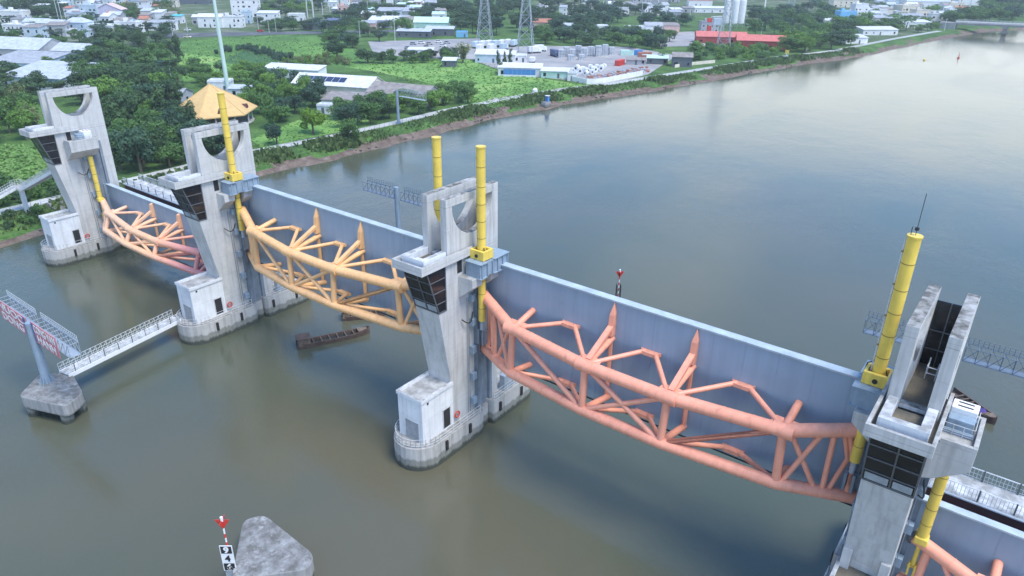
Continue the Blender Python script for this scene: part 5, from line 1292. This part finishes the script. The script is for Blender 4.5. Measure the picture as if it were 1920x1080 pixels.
for px, by, hh in ((1427,66,9),(1770,58,9),(1845,38,12),(1890,34,12),(1905,34,10),(1512,96,5)): pole(px,by,hh,'utility pole on the right half of the far bank',0.22)

# ------------------------------------------------------------------ vehicles, containers, yard goods
M_tyre = M_black
WH = MB().tube((0,-0.15,0),(0,0.15,0),0.48,n=12).mesh('wheel', M_tyre)
def lorry(px, by, rot, body, label, L_=8, h=2.9, group=None, cab=M_white):
    p = at(px,by); T = thing('lorry', label, 'lorry', (p.x,p.y,2.55), rad(rot)+math.atan2(_r.y,_r.x), group)
    MB().box(-L_/2,L_/2-2.0,-1.2,1.2,0.9,0.9+h).obj('cargo_box', body, T, bevel=0.06)
    cb = MB().prism([(L_/2-1.8,0.5),(L_/2,0.5),(L_/2,1.7),(L_/2-0.35,2.7),(L_/2-1.8,2.7)],-1.15,1.15,axis=1).obj('cab', cab, T, bevel=0.06)
    MB().add([(L_/2+0.01,-1.0,1.7),(L_/2+0.01,1.0,1.7),(L_/2-0.32,1.0,2.55),(L_/2-0.32,-1.0,2.55)],[(0,1,2,3)]).obj('windscreen', M_glass, cb)
    MB().box(-L_/2,L_/2-0.3,-0.9,0.9,0.5,0.88).obj('chassis', M_black, T)
    for x in (-L_/2+1,-L_/2+2.2,L_/2-1.1):
        for s in (-1,1): inst('wheel', WH, T, (x,s*1.05,0.48))
def car(px, by, rot, body, label, group=None):
    p = at(px,by); T = thing('car', label, 'car', (p.x,p.y,2.56), rad(rot)+math.atan2(_r.y,_r.x), group)
    MB().prism([(-2.1,0.3),(2.1,0.3),(2.15,0.8),(1.2,0.95),(-2.1,0.95)],-0.85,0.85,axis=1).obj('body', body, T, bevel=0.08)
    MB().prism([(-1.7,0.95),(1.1,0.95),(0.5,1.5),(-1.3,1.5)],-0.75,0.75,axis=1).obj('cabin', M_glass, T); MB().box(-1.3,0.5,-0.74,0.74,1.5,1.55).obj('roof', body, T)
    for x in (-1.3,1.3):
        for s in (-1,1): inst('wheel', WH, T, (x,s*0.78,0.32), (0,0,0), (0.66,0.66,0.66))
lorry(66,90,4,M_red,'long red lorry trailer parked below the barred veranda house',14,3.2)
lorry(112,92,20,M_white,'white lorry cab parked right of the long red trailer',6,2.4)
for i, (px,by) in enumerate(((893,90),(905,89),(917,88),(929,88),(941,87),(953,86),(964,87),(900,96),(922,95),(945,94))):
    lorry(px,by,70+random.uniform(-8,8),HW['white'] if i % 3 else HW['pale'],'white lorry parked in the row between the two front pylons',8,2.8,'white lorries between the pylons')
for i, (px,by) in enumerate(((1002,100),(1012,97))): lorry(px,by,30,HW['white'],('white lorry parked by the foot of the nearest pylon','second white lorry, just right of the one by the nearest pylon')[i],8,2.8)
lorry(1040,106,-70,HR['dkblue'],'dark blue lorry facing the yard, left of the grey formwork',8,2.6,None,HR['dkblue'])
lorry(998,118,80,HW['white'],'white tipper lorry at the middle of the works yard',6,2.0)
car(352,58,5,M_white,'white van on the street at upper left'); car(352,71,0,HW['cream'],'pale yellow car on the lane above the bright meadow'); car(488,60,0,M_red,'small red car on the street below the apartment block')
for px, by in ((775,84),(790,82),(805,84),(822,80),(838,82),(800,90),(830,88),(765,92)): car(px,by,random.uniform(-15,15),random.choice((M_white,HW['grey'],M_galv)),'small car on the open car park at top centre','cars on the car park')
def container(px, by, m, rot, label, stripe=False):
    p = at(px,by); T = thing('shipping_container', label, 'container', (p.x,p.y,2.5), rad(rot)+math.atan2(_r.y,_r.x), 'shipping containers')
    MB().box(-3.6,3.6,0,2.44,0,2.7).obj('box', m, T); b = MB()
    for i in range(18): b.box(-3.4+0.39*i,-3.25+0.39*i,-0.06,0.0,0.15,2.55)
    b.obj('corrugation', m, T)
    if stripe: MB().box(-1.6,1.4,-0.09,-0.06,1.3,1.75).obj('stripe', M_white, T)
container(1176,104,HR['mint'],0,'pale green shipping container, leftmost of three'); container(1192,104,HR['blue'],0,'blue shipping container between the green and the red one'); container(1209,108,HR['rust'],0,'rust red shipping container with a white stripe',True)
container(1166,123,M_red,60,'dark red shipping container lying behind the white drums')
# formwork stacks
M_form = cm('formwork_steel',(0.45,0.48,0.52),var=0.4,scale=1.5)
for i, (px,by,h) in enumerate(((1052,108,3.6),(1062,106,4.6),(1073,108,4.0),(1084,106,5.4),(1095,108,4.6),(1108,105,5.0),(1121,106,5.2),(1134,104,5.4),(1146,103,4.2),(1090,112,2.4),(1070,113,2.2))):
    p = at(px,by); T = thing('formwork_stack','grey stack of steel formwork in the middle of the works yard','formwork',(p.x,p.y,2.5),random.uniform(-.2,.2)+math.atan2(_r.y,_r.x),'formwork stacks in the yard')
    pm = MB().box(-1.5,1.5,-1.3,1.3,0,0.62).mesh('panel', M_form); z = 0
    while z < h: inst('panel', pm, T, (random.uniform(-.15,.15),random.uniform(-.15,.15),z), (0,0,random.uniform(-.06,.06))); z += 0.72
# white concrete rings with dark mouths
def ring_mesh():
    b = MB(); b.prism([(1.05*math.cos(2*PI*i/14),1.05*math.sin(2*PI*i/14)+1.05) for i in range(14)],-1.1,1.1,axis=1); return b.mesh('shell', HW['white'], True)
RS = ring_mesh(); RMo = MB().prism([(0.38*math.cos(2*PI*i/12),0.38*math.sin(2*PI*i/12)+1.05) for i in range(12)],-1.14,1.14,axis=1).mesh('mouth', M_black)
for px, by in ((1074,136),(1081,133),(1087,138),(1094,134),(1101,136),(1107,132),(1114,135),(1120,131),(1127,133),(1079,142),(1070,142),(1098,141),(1110,139),(1132,129)):
    p = at(px,by); T = thing('concrete_drum','white drum with a dark mouth in the riverside heap','drum',(p.x,p.y,2.5),random.uniform(-.6,.6)+math.atan2(_r.y,_r.x),'white drums in the yard'); sc_ = random.uniform(1.0,1.35)
    inst('shell', RS, T, (0,0,0),(0,0,0),(sc_,sc_,sc_)); inst('mouth', RMo, T, (0,0,0),(0,0,0),(sc_,sc_,sc_))
rr = random.Random(11); jb = MB(); jr = MB()
for _ in range(260):
    px = rr.uniform(1100,1215); p = at(px,rr.uniform(0,9)+146-(px-1100)*0.17); s = rr.uniform(.25,.8)
    (jb if rr.random() < .55 else jr).box(p.x-s,p.x+s,p.y-s*.6,p.y+s*.6,2.45,2.5+s*1.2)
tag(jb.obj('scrap_heap', M_form), kind='stuff'); tag(jr.obj('rusty_scrap', HR['rust']), kind='stuff')
# white boundary wall of the yard
def wall_run(pts, h, label, m):
    P = [at(*q) for q in pts]; o = P[0]; T = thing('boundary_wall', label, 'wall', (o.x,o.y,2.4)); 
    for a, b in zip(P, P[1:]):
        a = a-o; b = b-o; MB().bar((a.x,a.y,h/2),(b.x,b.y,h/2),0.3,h).obj('wall_panel', m, T)
wall_run([(1072,152),(1100,158),(1130,156),(1165,149),(1205,141)],2.2,'white boundary wall curving round the river corner of the yard',HW['white'])
wall_run([(1265,127),(1300,122),(1340,118)],1.6,'low pale fence wall right of the grey roofed shed',HW['cream'])
# notice board on the far point, boulders, small blue hut by the water
p = at(1474,108); T = thing('shrine_post','small yellow topped post on the point by the river','post',(p.x,p.y,2.4)); MB().box(-0.2,0.2,-0.2,0.2,0,2.4).obj('post', M_white, T); MB().box(-1.0,1.0,-0.15,0.15,2.0,4.0).obj('board', M_yellow, T)
p = at(1026,192,2.0); T = thing('gauge_hut','tiny blue gauge box on a stone pier at the river edge','hut',(p.x,p.y,1.2)); MB().box(-1.0,1.0,-2.5,1,-1.5,1.2).obj('stone_pier', M_cap, T); MB().box(-0.6,0.6,-0.5,0.6,1.2,3.2).obj('blue_box', HR['blue'], T); MB().box(-0.8,0.8,-0.7,0.8,3.2,3.32).obj('roof', HW['white'], T)
p = at(1003,178); T = thing('white_tank','white rounded water tank on the grass between the two rubble patches','tank',(p.x,p.y,2.45)); MB().tube((0,0,0),(0,0,2.2),1.0,n=16).obj('shell', M_white, T, smooth=True); MB().tube((0,0,2.2),(0,0,2.7),1.0,0.3,n=16).obj('lid', M_white, T, smooth=True)

# ------------------------------------------------------------------ far road bridge
def bridge():
    T = thing('road_bridge','low grey road bridge over the river in the far right corner','bridge',(0,0,0))
    a = Vector((-34,618,7.6)); b = Vector((140,640,8.6))
    MB().bar(a,b,11,1.0).obj('deck', M_conc, T); MB().bar(a+Vector((0,-4.6,-1.1)),b+Vector((0,-4.6,-1.1)),1.0,1.4).obj('girder', M_cap, T); MB().bar(a+Vector((0,4.6,-1.1)),b+Vector((0,4.6,-1.1)),1.0,1.4).obj('girder', M_cap, T)
    for s in (-1,1):
        r = MB(); d = b-a; n = 60
        for i in range(n+1): q = a+d*(i/n)+Vector((0,s*5.2,0.5)); r.tube(q,q+Vector((0,0,1.2)),0.1,n=4)
        r.bar(a+Vector((0,s*5.2,1.6)),b+Vector((0,s*5.2,1.6)),0.15,0.15); r.obj('railing', M_rail, T)
    for t_ in (0.19,0.38,0.6,0.8):
        q = a+(b-a)*t_; p_ = MB(); p_.box(q.x-1.2,q.x+1.2,q.y-4.5,q.y+4.5,-1.5,4.6); p_.box(q.x-1.6,q.x+1.6,q.y-6,q.y+6,4.6,5.9); p_.obj('pier', M_cap, T)
    MB().box(-44,-33,611,625,2.3,7.0).obj('abutment', M_cap, T)
bridge()
# distant woods closing the view behind the last houses
dw = MB(); rr = random.Random(5)
def far_wood(x0, y0, x1, y1, n, w_):
    for _ in range(n):
        t_ = rr.random(); p = Vector((x0+(x1-x0)*t_+rr.uniform(-w_,w_), y0+(y1-y0)*t_+rr.uniform(-w_,w_), 2.5)); r_ = rr.uniform(5,9); hh = rr.uniform(8,14)
        for _ in range(46):
            d = Vector((rr.gauss(0,1),rr.gauss(0,1),rr.gauss(.2,1))).normalized(); c = p+Vector((d.x*r_,d.y*r_,hh*0.55+d.z*hh*0.42)); nrm = (d+Vector((rr.gauss(0,.4),rr.gauss(0,.4),.4))).normalized(); u = nrm.orthogonal().normalized(); v = nrm.cross(u); s = rr.uniform(.7,1.5)
            dw.add([c-u*s,c+v*s*.7,c+u*s,c-v*s*.7],[(0,1,2,3)])
far_wood(-900,260,-560,560,150,45); far_wood(-560,600,-250,960,150,50); far_wood(-260,900,40,1100,110,50); far_wood(60,800,300,960,60,30)
tag(dw.obj('distant_wood', F_blue), kind='stuff')

# ------------------------------------------------------------------ haze
hb = MB().box(-1250,1480,-300,1300,-3.0,64); 
mh = bpy.data.materials.new('haze_air'); mh.use_nodes = True; t = mh.node_tree; t.nodes.remove(t.nodes['Principled BSDF'])
pv = N(t,'ShaderNodeVolumePrincipled'); pv.inputs['Color'].default_value = (0.80,0.88,0.95,1); pv.inputs['Density'].default_value = 0.00020; pv.inputs['Anisotropy'].default_value = 0.2
t.links.new(pv.outputs[0], t.nodes['Material Output'].inputs['Volume'])
hz_ = hb.obj('haze', mh); tag(hz_, kind='stuff')

# ------------------------------------------------------------------ labels: alike neighbours are told apart by their order in the view
_u = 'first second third fourth fifth sixth seventh eighth ninth tenth eleventh twelfth thirteenth fourteenth fifteenth sixteenth seventeenth eighteenth nineteenth'.split()
ORD = _u+['twentieth']+['twenty-'+w for w in _u[:9]]+['thirtieth']+['thirty-'+w for w in _u[:9]]+['fortieth']+['forty-'+w for w in _u[:9]]
bpy.context.view_layer.update()
by = {}
for o in bpy.data.objects:
    if o.parent is None and 'label' in o: by.setdefault(o['label'],[]).append(o)
def sx(o):
    d = o.matrix_world.translation-CAM; return d.dot(_r)/d.dot(_f)
for lb, lst in by.items():
    if len(lst) < 2: continue
    lst.sort(key=sx); n = len(lst)
    for i, o in enumerate(lst):
        j = n-1-i
        if n == 2: w_ = ('left one','right one')[i]
        elif i == 0: w_ = 'leftmost'
        elif j == 0: w_ = 'rightmost'
        elif i <= j and i < 48: w_ = ORD[i]+' from left'
        elif j < 48: w_ = ORD[j]+' from right'
        else: w_ = 'near the middle'
        o['label'] = lb+', '+w_
        if 'group' not in o: o['group'] = lb
